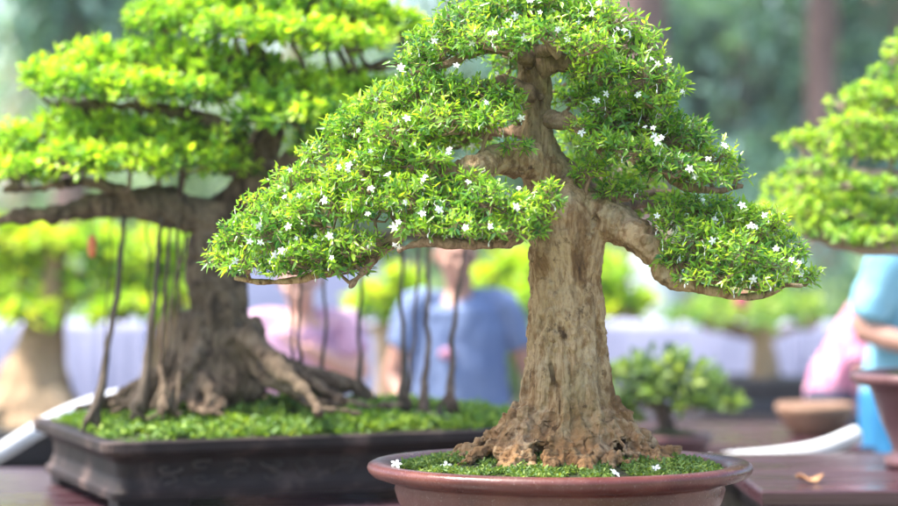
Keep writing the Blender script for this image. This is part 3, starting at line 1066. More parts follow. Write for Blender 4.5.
# buds and seed stalks hanging from the lower twigs
m = MB()
rb = np.random.default_rng(3)
low = spr[(rb.random(len(spr)) < 0.045)]
for q in low:
    p = q[:3]
    e = p + np.array([rb.normal() * 0.006, rb.normal() * 0.006, -rb.uniform(0.008, 0.018)])
    tube(m, [p, (p + e) / 2 + rb.normal(size=3) * 0.002, e], [0.0005, 0.0005, 0.0005], 4, smooth=False)
    ball(m, e - np.array([0, 0, 0.003]), (0.0014, 0.0014, 0.0038), 6)
tag(m.build('flower_buds', M['petal'], main), kind='stuff')

# fallen flowers
for (fx, fy, lab, on) in ((396, 466, 'fallen white flower lying on the left of the round pot rim', 'rim'),
                          (446, 452, 'fallen white flower on the moss by the leftmost gnarled root', 'moss'),
                          (655, 471, 'rightmost fallen white flower on the moss of the round pot', 'moss'),
                          (615, 475, 'fallen white flower on the moss just in front of the root knuckles', 'moss'),
                          (501, 454, 'small fallen white flower between the moss and the left roots', 'moss')):
    # meet the surface along the view
    best = None
    for Y in np.linspace(3.5, 4.05, 300):
        p = P(fx, fy, Y)
        zz = RIMZ + 0.004 if on == 'rim' else float(moss_h(np.array([p.x]), np.array([p.y]))[0]) + 0.004
        if p.z <= zz:
            best = (p.x, Y, zz)
            break
    if best is None:
        best = (P(fx, fy, 3.7).x, 3.7, RIMZ)
    o = bpy.data.objects.new('fallen_flower', FM[2])
    COL.objects.link(o)
    o.location = (best[0], best[1], best[2] + 0.004)
    o.rotation_euler = (math.radians(38 + rng.uniform(-10, 15)), rng.uniform(-.3, .3), rng.uniform(-0.6, 0.6))
    o.scale = (1.15,) * 3 if fx != 501 else (0.8,) * 3
    tag(o, lab, 'flower', 'fallen white flowers')

# ================================================================== LEFT BONSAI
RZ = math.atan2(0.39, 0.92)
FL = Vector((-0.73, 4.50, 0.995))            # front left rim corner
ex = Vector((math.cos(RZ), math.sin(RZ), 0)); ey = Vector((-math.sin(RZ), math.cos(RZ), 0))
PL, PD = 1.16, 0.76
PC = FL + ex * PL / 2 + ey * PD / 2
left = empty('potted_bonsai', (PC.x, PC.y, TZ_LEFT),
             'big bright yellow-green bonsai with hanging aerial roots in a long dark rectangular pot', 'bonsai')


def rect_pot(root, c, hx, hy, rz, prof, mt, name='pot', rc=0.03, nc=5):
    mb = MB()
    rings = []
    for ins, z in prof:
        a, b = hx - ins, hy - ins
        r = max(0.004, min(rc, a * 0.5, b * 0.5))
        for qx, qy, a0 in ((1, 1, 0), (-1, 1, PI / 2), (-1, -1, PI), (1, -1, 1.5 * PI)):
            for k in range(nc):
                t = a0 + PI / 2 * k / (nc - 1)
                rings.append((qx * (a - r) + r * math.cos(t), qy * (b - r) + r * math.sin(t), z))
    v = np.array(rings)
    n = nc * 4
    cz, sz = math.cos(rz), math.sin(rz)
    R = np.array([[cz, -sz, 0], [sz, cz, 0], [0, 0, 1]])
    v = v @ R.T + np.array(c)
    f = []
    for i in range(len(prof) - 1):
        for j in range(n):
            f.append([i * n + j, i * n + (j + 1) % n, (i + 1) * n + (j + 1) % n, (i + 1) * n + j])
    mb.add(v, [f, [list(range(n))[::-1]]])
    return mb.build(name, mt, root, smooth=False)


lp = rect_pot(left, (PC.x, PC.y, 0.995), PL / 2, PD / 2, RZ,
              [(0.05, -0.128), (0.026, -0.128), (0.024, -0.112), (0.034, -0.104), (0.042, -0.08), (0.040, -0.05), (0.026, -0.032), (0.004, -0.027),
               (0.0, -0.020), (0.0, -0.003), (0.003, 0.0), (0.034, 0.0), (0.040, -0.006), (0.046, -0.05)], M['pot_dark'])
for sx in (-1, 1):
    for sy in (-1, 1):
        f = MB()
        q = PC + ex * sx * (PL / 2 - 0.12) + ey * sy * (PD / 2 - 0.09)
        box(f, (q.x, q.y, TZ_LEFT + 0.015), (0.16, 0.09, 0.028), RZ, 0.004)
        f.build('foot', M['pot_dark'], lp, smooth=False)
# raised scrolls on the front panel
rg = np.random.default_rng(14)
M['relief'] = noisy('relief_worn', [(0.02, 0.015, 0.014), (0.085, 0.062, 0.055)], 20, 0.55)
for k in range(22):
    u0 = 0.14 + 0.9 * (k % 11) / 11 + rg.uniform(-.01, .01); w0 = -0.062 - 0.022 * (k // 11) + rg.uniform(-.004, .004)
    f = MB()
    pts = []
    for t in np.linspace(0, 1, 9):
        a = t * 5.0 * (1 if k % 2 else -1) + k
        r = 0.022 * (1 - 0.75 * t)
        q = FL + ex * (u0 + r * 1.5 * math.cos(a)) + ey * 0.0385
        pts.append((q.x, q.y, 0.995 + w0 + r * 0.55 * math.sin(a)))
    tube(f, pts, [0.0045 * (1 - 0.4 * t) for t in np.linspace(0, 1, 9)], 6, smooth=False)
    f.build('relief_scroll', M['relief'], lp)


def lmoss(x, y):
    u = (x - PC.x) * ex.x + (y - PC.y) * ex.y; v_ = (x - PC.x) * ey.x + (y - PC.y) * ey.y
    h = 0.982 + 0.055 * np.clip(1 - (u / (PL / 2)) ** 2, 0, 1) * np.clip(1 - (v_ / (PD / 2)) ** 2, 0, 1)
    q = np.stack([x, y, x * 0], 1)
    return h + 0.012 * fbm(q, 9, 6, 3)


m = MB()
nx, ny = 80, 50
U_, V_ = np.meshgrid(np.linspace(-PL / 2 + 0.041, PL / 2 - 0.041, nx), np.linspace(-PD / 2 + 0.041, PD / 2 - 0.041, ny), indexing='ij')
x = PC.x + U_.ravel() * ex.x + V_.ravel() * ey.x; y = PC.y + U_.ravel() * ex.y + V_.ravel() * ey.y
i, j = np.meshgrid(np.arange(nx - 1), np.arange(ny - 1), indexing='ij'); i = i.ravel(); j = j.ravel()
m.add(np.stack([x, y, lmoss(x, y)], 1), [np.stack([i * ny + j, (i + 1) * ny + j, (i + 1) * ny + j + 1, i * ny + j + 1], 1)])
m.build('soil', M['soil'], left)
rng = np.random.default_rng(15)
nn = 9000
U_ = rng.uniform(-PL / 2 + 0.045, PL / 2 - 0.045, nn); V_ = rng.uniform(-PD / 2 + 0.045, PD / 2 - 0.045, nn)
x = PC.x + U_ * ex.x + V_ * ey.x; y = PC.y + U_ * ex.y + V_ * ey.y
m = MB()
kk = fbm(np.stack([x, y, x * 0], 1), 11, 71, 3) > -0.22
x = x[kk]; y = y[kk]
ground_tufts(m, rng, np.stack([x, y, lmoss(x, y) + 0.004], 1), 0.017,
             ((0.40, 0.52, 0.06), (0.15, 0.28, 0.05), (0.035, 0.10, 0.035)), 3)
tag(m.build('moss', M['moss'], left, color=True), kind='stuff')

YL = 5.0
SL = K * YL
mb = MB()
ctl = [(230, 402, 38), (226, 385, 35), (221, 360, 31), (219, 335, 28), (217, 305, 27), (214, 275, 27), (213, 250, 25), (215, 232, 24), (228, 215, 22), (245, 195, 19), (258, 170, 16), (268, 140, 14), (272, 105, 12), (262, 70, 10), (250, 35, 7), (262, 0, 5)]
tube(mb, [P(a, b, YL) for a, b, r in ctl], [r * SL for a, b, r in ctl], 20)
rng = np.random.default_rng(33)
rootdef = [[(245, 335, -.08, 12), (270, 360, -.14, 10), (292, 380, -.20, 7), (310, 396, -.26, 5.5), (320, 414, -.32, 4)],
           [(245, 340, .0, 15), (280, 366, .02, 13), (325, 382, .05, 11), (355, 386, .06, 9), (374, 404, .06, 6)],
           [(300, 378, .02, 6), (330, 392, -.02, 5), (345, 404, -.05, 4)],
           [(200, 350, -.08, 9), (186, 372, -.14, 6), (172, 392, -.18, 5), (162, 408, -.22, 4)],
           [(195, 345, .05, 10), (165, 376, .1, 7), (125, 398, .12, 5), (90, 410, .12, 4)]]
for k in range(26):
    a_ = rng.uniform(-0.35, 1.15) * PI + PI
    reach = rng.uniform(0.16, 0.30) * (1.25 if math.cos(a_) > 0.2 else 0.9)
    c_ = P(222, 402, YL); q_ = []
    hh_ = rng.uniform(0.09, 0.23)
    for t in np.linspace(0, 1, 6):
        aa_ = a_ + rng.normal(0, 0.10) + 0.35 * t
        rr_ = 0.075 + reach * t ** 1.3
        q_.append((c_.x + rr_ * math.cos(aa_), YL + rr_ * math.sin(aa_) * 0.8, c_.z - 0.01 + hh_ * (1 - t) ** 1.6 + rng.normal(0, .004)))
    tube(mb, q_, [r_ * rng.uniform(.8, 1.3) for r_ in (0.020, 0.018, 0.015, 0.012, 0.010, 0.007)], 8)
for q in rootdef:
    tube(mb, [P(a, b, YL + c) for a, b, c, r in q], [r * SL for a, b, c, r in q], 10)
for k in range(12):
    a = rng.uniform(PI, 2 * PI)
    pts, rad = [], []
    for yy, hw in ((262, 19), (300, 22), (335, 25), (365, 32), (392, 42)):
        c = P(220, yy, YL); rr = hw * SL
        a += rng.uniform(-.1, .1)
        pts.append((c.x + rr * math.cos(a), c.y + rr * math.sin(a), c.z)); rad.append(rng.uniform(4, 9) * SL)
    tube(mb, pts, rad, 8)
LL = [
    [(225, 222, 0, 20), (195, 214, -.03, 19), (165, 206, -.05, 17), (130, 203, -.05, 14), (95, 206, -.05, 12), (60, 214, -.05, 9), (25, 216, -.04, 7), (-10, 222, -.02, 5), (-40, 220, 0, 4)],
    [(150, 205, -.05, 9), (120, 190, -.1, 6), (80, 182, -.1, 5), (40, 188, -.1, 4), (5, 190, -.1, 3)],
    [(262, 165, 0, 12), (240, 140, -.04, 9), (200, 118, -.06, 8), (150, 108, -.06, 7), (100, 104, -.04, 5), (50, 104, 0, 4)],
    [(262, 180, 0, 12), (290, 160, -.05, 10), (320, 148, -.08, 8), (350, 140, -.08, 7), (385, 130, -.05, 5), (420, 130, 0, 3)],
    [(272, 110, 0, 11), (300, 90, -.02, 9), (340, 76, 0, 7), (380, 66, 0, 5), (415, 62, 0, 3)],
    [(262, 75, 0, 9), (225, 62, -.05, 7), (180, 50, -.04, 5), (150, 45, 0, 4)],
    [(240, 215, .02, 12), (290, 235, .10, 9), (340, 240, .15, 8), (400, 235, .15, 7), (460, 235, .12, 6), (500, 232, .1, 4)],
]
llimbs = []
for q in LL:
    pts = [np.array(P(a, b, YL + c)) for a, b, c, r in q]; rad = [r * K * YL for a, b, c, r in q]
    llimbs.append((pts, rad))
    p2, r2 = smoothpath(pts, rad, 0.015)
    tube(mb, p2, r2 * (1 + 0.25 * fbm(p2, 25, 3, 2)), 10, smooth=False)
link('trunk', organic(mb, 0.005, lambda co: 0.010 * fbm(co * np.array([1, 1, 0.4]), 26, 2, 3) + 0.006 * fbm(co, 60, 5, 2)), M['bark_grey'], left)
# aerial roots, each a part of its own
AR = [((123, 215, -.06), (118, 280, -.10), (108, 350, -.14), (95, 424, -.20), 3.6, 'aerial'),
      ((163, 218, -.08), (158, 270, -.12), (150, 340, -.16), (140, 412, -.20), 4.2, 'aerial'),
      ((172, 218, -.06), (166, 290, -.12), (162, 350, -.18), (163, 412, -.24), 2.6, 'bark_grey'),
      ((113, 212, -.02), (110, 260, 0), (106, 310, .02), (103, 400, .04), 0.9, 'aerial'),
      ((148, 212, -.02), (149, 260, 0), (151, 320, 0), (152, 405, 0), 1.3, 'aerial'),
      ((180, 214, -.1), (178, 270, -.12), (181, 340, -.14), (176, 412, -.22), 2.0, 'bark_grey'),
      ((188, 230, -.12), (172, 300, -.15), (168, 350, -.18), (152, 410, -.22), 1.8, 'bark_grey'),
      ((291, 236, .10), (291, 290, .08), (293, 330, .05), (292, 398, .0), 1.7, 'aerial'),
      ((299, 236, .10), (300, 290, .08), (300, 340, .05), (301, 398, .0), 2.1, 'aerial'),
      ((325, 240, .12), (326, 290, .10), (324, 340, .08), (322, 398, .05), 2.1, 'aerial'),
      ((360, 240, .15), (361, 290, .12), (360, 340, .10), (360, 396, .05), 2.4, 'aerial'),
      ((252, 232, .06), (246, 280, .08), (240, 310, .1), (238, 380, .1), 2.0, 'bark_grey'),
      ((404, 236, .15), (402, 290, .12), (405, 350, .05), (404, 408, -.02), 3.0, 'aerial'),
      ((420, 236, .15), (416, 290, .14), (414, 340, .10), (408, 404, .02), 1.8, 'bark_dark'),
      ((427, 236, .14), (428, 290, .12), (427, 350, .05), (424, 410, -.04), 3.0, 'bark_dark'),
      ((466, 236, .12), (458, 290, .10), (452, 350, .06), (450, 408, 0), 3.2, 'bark_dark'),
      ((472, 236, .12), (468, 270, .10), (458, 300, .08), (453, 345, .05), 1.6, 'bark_dark')]
for a, b, c, d, r, mt in AR:
    f = MB()
    tube(f, [P(q[0], q[1], YL + q[2]) for q in (a, b, c, d)], [r * SL * .6, r * SL * .75, r * SL * .85, r * SL * (1.6 if r > 2 else 1)], 8, step=0.02)
    f.v[0] += 0.009 * np.stack([fbm(f.v[0], 20, 1, 2), fbm(f.v[0], 20, 2, 2), f.v[0][:, 0] * 0], 1)
    # small forked feet
    if r > 2:
        e = P(d[0], d[1], YL + d[2])
        for kk in range(3):
            tube(f, [e + Vector((0, 0, 0.04)), e + Vector((rng.uniform(-.02, .02), rng.uniform(-.02, .02), 0.01)), e + Vector((rng.uniform(-.035, .035), rng.uniform(-.03, .03), -0.015))], [r * SL * .8, r * SL * .7, r * SL * .5], 6)
    f.build('aerial_root', M[mt], left)
LEFT_OPT = dict(density=1650, seed=9, twig=0.0028, outw=0.7, upw=0.6, jit=0.45, sprig=0.042, leaves=8, len=0.026, wr=0.52,
                age=0.30, shape='round', curl=0.15,
                cols=((0.51, 0.68, 0.05), (0.26, 0.49, 0.05), (0.05, 0.17, 0.04)))
LPAD = [
    [(210, 150, 44, 30, -.02), (160, 145, 46, 32, -.04), (110, 142, 46, 32, -.02), (60, 140, 42, 30, 0), (15, 150, 40, 30, 0), (-25, 160, 40, 28, 0),
     (235, 165, 26, 24, -.06), (185, 168, 38, 22, -.14), (130, 168, 42, 22, -.16), (75, 170, 42, 22, -.15), (20, 178, 40, 16, -.12), (110, 140, 60, 30, .2), (180, 150, 50, 26, .2)],
    [(60, 78, 36, 26, 0), (100, 70, 42, 32, 0), (150, 68, 46, 32, 0), (200, 72, 46, 32, -.02), (250, 78, 42, 28, 0), (85, 92, 40, 18, -.12), (135, 94, 42, 18, -.14), (190, 98, 42, 18, -.12), (36, 84, 18, 16, 0),
     (130, 72, 60, 28, .2), (210, 76, 50, 28, .2)],
    [(165, 22, 38, 26, 0), (210, 8, 46, 32, 0), (262, 2, 48, 34, 0), (315, 8, 48, 32, 0), (362, 20, 42, 28, 0), (400, 32, 34, 24, 0), (430, 42, 18, 14, 0), (235, 34, 42, 20, -.12),
     (290, 38, 44, 20, -.12), (345, 46, 42, 18, -.12), (250, 8, 60, 30, .2), (330, 15, 60, 28, .2)],
    [(285, 100, 40, 26, -.06), (325, 96, 42, 28, -.04), (365, 98, 40, 26, 0), (400, 106, 32, 22, 0), (260, 118, 32, 22, -.12), (300, 122, 40, 20, -.16), (345, 122, 40, 18, -.14), (325, 150, 36, 14, -.1), (390, 135, 40, 18, .0),
     (330, 100, 50, 26, .18)],
]
LPAD = [[(a, b - (5 if e < -.09 else 0), c, d * .80, e if e < .15 else .12) for a, b, c, d, e in g_] for g_ in LPAD]
pads(left, LPAD, YL, llimbs, M['leaf_left'], M['bark_dark'], LEFT_OPT, 21)

# hanging red tag
tg = empty('hanging_tag', P(92, 245, 4.95), 'small orange-red tag hanging by a wire from the left branch', 'tag')
f = MB(); tube(f, [P(92, 206, 4.95), P(92.5, 222, 4.95), P(92, 234, 4.95)], [0.0012] * 3, 5); f.build('wire', M['wire'], tg)
f = MB()
lathe(f, [(0.002, -0.028), (0.008, -0.024), (0.0105, -0.01), (0.0105, 0.008), (0.007, 0.022), (0.002, 0.026)], P(92, 246, 4.95), 1, 0.7, 16)
f.build('tag_body', M['orange_tag'], tg)


# ================================================================== RIGHT BONSAI
YR = 5.10
rt = empty('potted_bonsai', (P(955, 0, YR).x, YR, TZ_R), 'layered fine-leaved bonsai at the right edge in a plum footed pot', 'bonsai')
cR = P(955, 372, YR)
m = MB()
h = cR.z - TZ_R
lathe(m, [(0.13, -h + .001), (0.165, -h + .003), (0.168, -h + .022), (0.150, -h + .035), (0.148, -h + 0.05), (0.175, -0.12), (0.195, -0.06), (0.205, -0.035), (0.232, -0.030), (0.248, -0.022), (0.250, -0.006), (0.240, 0.0), (0.215, 0.0), (0.208, -0.02), (0.2, -0.04)],
      (cR.x, YR, cR.z), 1, 0.9, 72)
m.build('pot', M['pot_plum'], rt)
m = MB()
lathe(m, [(0.205, -0.02), (0.15, 0.0), (0.08, 0.012), (0.001, 0.015)], (cR.x, YR, cR.z), 1, 0.9, 48, close=False)
m.build('soil', M['soil'], rt)
SR = K * YR
mb = MB()
ctl = [(955, 372, 44), (952, 350, 30), (945, 310, 25), (935, 270, 22), (930, 230, 20), (938, 190, 17), (948, 150, 14), (945, 110, 11), (938, 70, 8), (935, 30, 5)]
tube(mb, [P(a, b, YR) for a, b, r in ctl], [r * SR for a, b, r in ctl], 16)
RL = [[(935, 250, 0, 14), (905, 247, -.05, 9), (875, 250, -.06, 8), (845, 246, -.06, 6), (815, 238, -.04, 4), (785, 225, 0, 3)],
      [(935, 240, 0, 10), (900, 238, .06, 7), (860, 232, .1, 5), (820, 222, .1, 3)],
      [(940, 190, 0, 10), (905, 178, -.04, 8), (870, 175, -.06, 6), (835, 165, -.04, 4), (800, 160, 0, 2)],
      [(945, 150, 0, 8), (910, 130, -.03, 6), (880, 120, -.03, 4), (850, 115, 0, 3)],
      [(940, 90, 0, 7), (915, 72, 0, 4), (892, 64, 0, 2)],
      [(935, 250, 0, 12), (975, 250, 0, 8), (1020, 246, 0, 5), (1060, 235, 0, 3)],
      [(945, 150, 0, 8), (985, 140, 0, 6), (1020, 130, 0, 3)],
      [(910, 240, 0, 6), (888, 225, -.08, 5), (866, 218, -.10, 4), (840, 212, -.10, 3)]]
rl = []
for q in RL:
    pts = [np.array(P(a, b, YR + c)) for a, b, c, r in q]; rad = [r * SR for a, b, c, r in q]
    rl.append((pts, rad)); p2, r2 = smoothpath(pts, rad, 0.02)
    tube(mb, p2, r2 * (1 + 0.25 * fbm(p2, 25, 3, 2)), 8, smooth=False)
link('trunk', organic(mb, 0.006, lambda co: 0.006 * fbm(co, 30, 2, 3)), M['bark_pale'], rt)
R_OPT = dict(density=2500, seed=19, twig=0.003, outw=0.8, upw=0.5, jit=0.4, sprig=0.022, leaves=8, len=0.017, wr=0.55, age=0.42, shape='round', curl=0.1,
             cols=((0.54, 0.68, 0.09), (0.32, 0.52, 0.08), (0.12, 0.28, 0.06)))
RPAD = [[(775, 208, 22, 16, 0), (800, 206, 26, 18, -.04), (832, 212, 30, 18, -.06), (866, 216, 30, 18, -.06), (900, 218, 30, 20, -.06), (845, 232, 28, 10, -.12), (880, 234, 28, 10, -.14), (815, 226, 26, 10, -.08), (850, 208, 44, 20, .15), (1000, 215, 60, 22, 0), (940, 215, 36, 22, -.05), (795, 190, 26, 12, .08)],
        [(802, 144, 18, 11, 0), (828, 140, 26, 15, 0), (858, 148, 26, 14, -.05), (890, 152, 28, 14, -.06), (815, 170, 28, 10, -.04), (850, 184, 30, 9, -.08), (888, 186, 28, 9, -.08), (860, 145, 40, 18, .14), (925, 150, 36, 20, -.04), (1000, 150, 40, 20, 0)],
        [(846, 104, 17, 10, 0), (872, 96, 24, 13, 0), (900, 100, 26, 14, -.03), (862, 122, 28, 8, -.04), (895, 124, 24, 8, -.06), (885, 100, 34, 16, .1), (960, 105, 40, 20, 0)],
        [(895, 56, 13, 10, 0), (920, 45, 26, 14, 0), (888, 72, 16, 6, 0), (945, 30, 26, 14, 0), (960, 60, 30, 14, 0)]]
RPAD = [[(a, b + (5 if b > 195 else 0), c * 1.08, d * .95, e) for a, b, c, d, e in g_] for g_ in RPAD]
pads(rt, RPAD, YR, rl, M['leaf_right'], M['bark_pale'], R_OPT, 31)

# dry leaf on the right table
o = MB()
pp = P(815, 484, 4.72)
th = np.linspace(0, 2 * PI, 14, endpoint=False)
v = [(0, 0, 0.006)] + [(0.030 * math.cos(t) * (1 + .2 * math.sin(3 * t)), 0.020 * math.sin(t), 0.012 + 0.008 * math.sin(2 * t + 1)) for t in th]
v = np.array(v) + np.array([pp.x, 4.78, TZ_R + 0.001])
vb = v - np.array([0, 0, 0.0012])
f1 = [[0, 1 + k, 1 + (k + 1) % 14] for k in range(14)]
f2 = [[15, 16 + (k + 1) % 14, 16 + k] for k in range(14)]
o.add(np.concatenate([v, vb]), [f1 + f2, [[1 + k, 16 + k, 16 + (k + 1) % 14, 1 + (k + 1) % 14] for k in range(14)]])
tag(o.build('dry_leaf', M['dry']), 'curled orange dry leaf lying on the glossy plum table at right', 'leaf')

# white pipes
f = MB(); tube(f, [P(705, 466, 5.66), P(730, 461, 5.66), P(775, 457, 5.66), P(820, 449, 5.68), P(858, 434, 5.7)], [9.5 * K * 5.66] * 5, 16)
tag(f.build('plastic_pipe', M['white_plastic']), 'white plastic pipe curving up behind the glossy table at right', 'pipe')
f = MB(); tube(f, [P(-60, 482, 5.7), P(-10, 458, 5.75), P(30, 434, 5.8), P(60, 417, 5.9), P(90, 405, 6.0), P(125, 396, 6.1), P(190, 388, 6.2)], [8.5 * K * 5.8] * 7, 16)
tag(f.build('plastic_pipe', M['white_plastic']), 'white plastic pipe passing behind the rectangular pot at left', 'pipe')
# trestle rails the pipes rest on
def trestle(x0, x1, y, z, label):
    r = empty('trestle', ((x0 + x1) / 2, y, 0), label, 'trestle')
    q = MB(); box(q, ((x0 + x1) / 2, y, z - 0.03), (x1 - x0, 0.06, 0.06), 0, 0.004); q.build('rail', M['wood_dark'], r, smooth=False)
    for xx in (x0 + 0.1, x1 - 0.1):
        for s in (-1, 1):
            q = MB(); tube(q, [(xx, y + s * 0.25, 0.004), (xx, y + s * 0.015, z - 0.065)], [0.02, 0.02], 8, smooth=False); q.build('leg', M['wood_dark'], r)
trestle(0.65, 0.90, 5.67, 0.818, 'dark trestle under the white pipe at right')
trestle(-1.75, -1.25, 5.76, 0.815, 'dark trestle under the white pipe at left')

# ================================================================== SMALL BACKGROUND BONSAI
def simple_pot(root, c, r, h, mt, sy=0.8):
    m = MB()
    lathe(m, [(r * .6, -h), (r * .72, -h + .004), (r * .86, -h * .5), (r * .92, -.03), (r * .99, -.025), (r, -.004), (r * .97, 0), (r * .88, 0), (r * .86, -.02), (r * .84, -.03)], c, 1, sy, 48)
    m.build('pot', M[mt], root)
    m = MB()
    lathe(m, [(r * .865, -.015), (r * .5, .01), (0.001, .02)], c, 1, sy, 40, close=False)
    m.build('soil', M['soil'], root)


def far_bonsai(label, Y, trunk_px, limb_px, lobes, pot, opt, seed, mt='bark_far', leafm='leaf_far', base_z=None, rectpot=None, name='potted_bonsai'):
    s = K * Y
    b = P(pot[0], pot[1], Y)
    base = (b.x, Y, base_z if base_z is not None else b.z - pot[3])
    r = empty(name, base, label, 'bonsai')
    if rectpot:
        rect_pot(r, (b.x, Y, b.z), rectpot[0] / 2, rectpot[1] / 2, rectpot[2],
                 [(0.06, -pot[3]), (0.03, -pot[3]), (0.04, -pot[3] * .5), (0.03, -0.04), (0.0, -0.035), (0, 0), (0.04, 0), (0.045, -0.02), (0.08, 0.0), (rectpot[1] / 2 - 0.01, 0.02)], M[pot[4]])
    else:
        simple_pot(r, b, pot[2], pot[3], pot[4])
    mb = MB()
    tube(mb, [P(a, c, Y) for a, c, q in trunk_px], [q * s for a, c, q in trunk_px], 14)
    lb = [([np.array(P(a, c, Y)) for a, c, q in trunk_px], [q * s for a, c, q in trunk_px])]
    for L_ in limb_px:
        pts = [np.array(P(q[0], q[1], Y + q[2])) for q in L_]; rad = [q[3] * s for q in L_]
        lb.append((pts, rad)); tube(mb, pts, rad, 8)
    link('trunk', organic(mb, 0.012, lambda co: 0.018 * fbm(co * np.array([1, 1, .4]), 14, 2, 3)), M[mt], r)
    pads(r, lobes, Y, lb, M[leafm], M['bark_dark'], opt, seed)
    return r


FAR_OPT = dict(density=330, seed=29, twig=0.005, outw=0.7, upw=0.6, jit=0.5, sprig=0.06, leaves=6, len=0.065, wr=0.55, age=0.32, shape='round', curl=0.12,
               cols=((0.56, 0.64, 0.05), (0.33, 0.52, 0.045), (0.10, 0.26, 0.05)))
# at far left, flared trunk
far_bonsai('wide bonsai with flared tan trunk and lime foliage behind the branch at far left', 8.1,
           [(32, 425, 62), (32, 405, 52), (35, 380, 36), (40, 350, 26), (46, 320, 20), (52, 295, 17), (55, 270, 12), (55, 240, 7)],
           [[(48, 310, 0, 10), (25, 290, 0, 6), (0, 280, 0, 4), (-30, 275, 0, 3)], [(54, 290, 0, 10), (85, 275, 0, 6), (120, 280, 0, 4), (160, 285, 0, 3)], [(55, 260, 0, 6), (80, 245, 0, 4), (110, 235, 0, 3)],
            [(10, 400, -.1, 12), (-10, 415, -.2, 8), (-30, 428, -.2, 5)], [(55, 395, -.1, 14), (70, 412, -.15, 10), (85, 428, -.15, 6)]],
           [[(10, 300, 40, 20, 0), (-20, 285, 36, 18, .1), (20, 270, 44, 18, .1), (30, 315, 30, 12, -.2)], [(100, 290, 36, 18, 0), (135, 300, 34, 18, 0), (165, 298, 26, 16, 0), (120, 312, 36, 10, -.15)],
            [(45, 245, 44, 16, 0), (90, 250, 44, 18, 0), (130, 262, 34, 16, 0), (10, 240, 40, 16, 0)]],
           (35, 424, 0.42, 0.16, 'pot_black'), FAR_OPT, 41)
far_bonsai('bonsai with tan root flare half hidden by the hanging roots at left', 8.3,
           [(172, 410, 60), (172, 392, 46), (172, 372, 30), (170, 350, 22), (168, 325, 16), (165, 295, 10)],
           [[(168, 320, 0, 9), (185, 300, 0, 6), (215, 290, 0, 4)]],
           [[(150, 262, 36, 16, 0), (185, 275, 34, 16, 0), (170, 245, 36, 14, 0), (205, 300, 22, 14, 0)]],
           (172, 412, 0.40, 0.15, 'pot_black'), FAR_OPT, 42)
# behind the main trunk
far_bonsai('broad lime-green bonsai directly behind the tan trunk', 8.6,
           [(560, 400, 16), (560, 370, 13), (562, 340, 11), (560, 300, 9), (558, 275, 6)],
           [[(560, 320, 0, 7), (600, 315, 0, 5), (640, 312, 0, 3)], [(560, 320, 0, 7), (520, 312, 0, 5), (485, 305, 0, 3)]],
           [[(618, 300, 32, 22, 0), (590, 285, 34, 24, 0), (636, 310, 18, 14, 0), (545, 280, 40, 28, 0), (505, 285, 34, 26, 0), (478, 300, 24, 22, 0), (520, 308, 34, 16, -.15), (575, 310, 34, 14, -.15), (540, 268, 44, 18, .1), (600, 272, 24, 16, .1)]],
           (560, 402, 0.34, 0.14, 'pot_dark'), FAR_OPT, 43)
far_bonsai('low lime-green bonsai between the lilac and the blue-shirted people', 8.9,
           [(385, 410, 13), (385, 380, 10), (384, 350, 9), (382, 320, 6)],
           [[(384, 335, 0, 6), (410, 322, 0, 4)], [(384, 335, 0, 6), (362, 325, 0, 4)]],
           [[(385, 300, 30, 20, 0), (362, 312, 18, 12, 0), (408, 305, 26, 22, 0), (398, 285, 24, 14, 0)]],
           (385, 412, 0.26, 0.12, 'pot_dark'), FAR_OPT, 44)
DULL = dict(FAR_OPT); DULL['cols'] = ((0.38, 0.50, 0.10), (0.22, 0.38, 0.09), (0.09, 0.22, 0.07)); DULL['density'] = 200
far_bonsai('muted green flat-topped bonsai in a long black pot under the lower right branch', 10.5,
           [(764, 378, 16), (764, 366, 14), (763, 350, 12), (762, 335, 10), (760, 318, 6)],
           [[(762, 336, 0, 7), (720, 328, 0, 5), (690, 322, 0, 3)], [(762, 336, 0, 7), (795, 328, 0, 5), (820, 322, 0, 3)]],
           [[(690, 315, 26, 13, 0), (725, 310, 34, 15, 0), (765, 310, 34, 15, 0), (800, 315, 28, 13, 0), (745, 318, 40, 12, -.2), (750, 300, 50, 12, .2)]],
           (748, 378, 0.3, 0.17, 'pot_black'), DULL, 45, rectpot=(0.62, 0.4, 0.05))
SHR = dict(FAR_OPT); SHR.update(density=620, len=0.042, sprig=0.045, leaves=6, age=0.45, twig=0.003, cols=((0.34, 0.44, 0.12), (0.17, 0.28, 0.09), (0.06, 0.13, 0.05)))
far_bonsai('small loose green shrub in a plum bowl just right of the tan trunk', 6.25,
           [(668, 432, 9), (666, 420, 8), (660, 405, 7), (655, 390, 5), (650, 375, 3)],
           [[(664, 412, 0, 5), (690, 400, -.02, 4), (715, 402, 0, 3), (735, 404, 0, 2)], [(660, 402, 0, 5), (635, 390, 0, 3), (615, 385, 0, 2)], [(656, 392, 0, 4), (675, 375, .05, 3), (690, 370, 0, 2)]],
           [[(640, 375, 28, 20, 0), (665, 372, 28, 18, 0), (690, 380, 26, 18, 0), (712, 398, 24, 14, 0), (732, 404, 13, 9, 0), (625, 395, 26, 20, -.02), (655, 400, 26, 16, -.06), (690, 405, 22, 12, -.06), (608, 372, 20, 18, 0), (615, 415, 22, 14, 0)]],
           (668, 434, 0.13, 0.09, 'pot_plum'), SHR, 46, mt='bark_dark')
z46 = P(668, 434, 6.25).z - 0.09
table(0.30, 0.86, 5.98, 6.50, z46, 'small dark stand under the loose green shrub', 'wood_dark', name='plant_stand', planks=4)
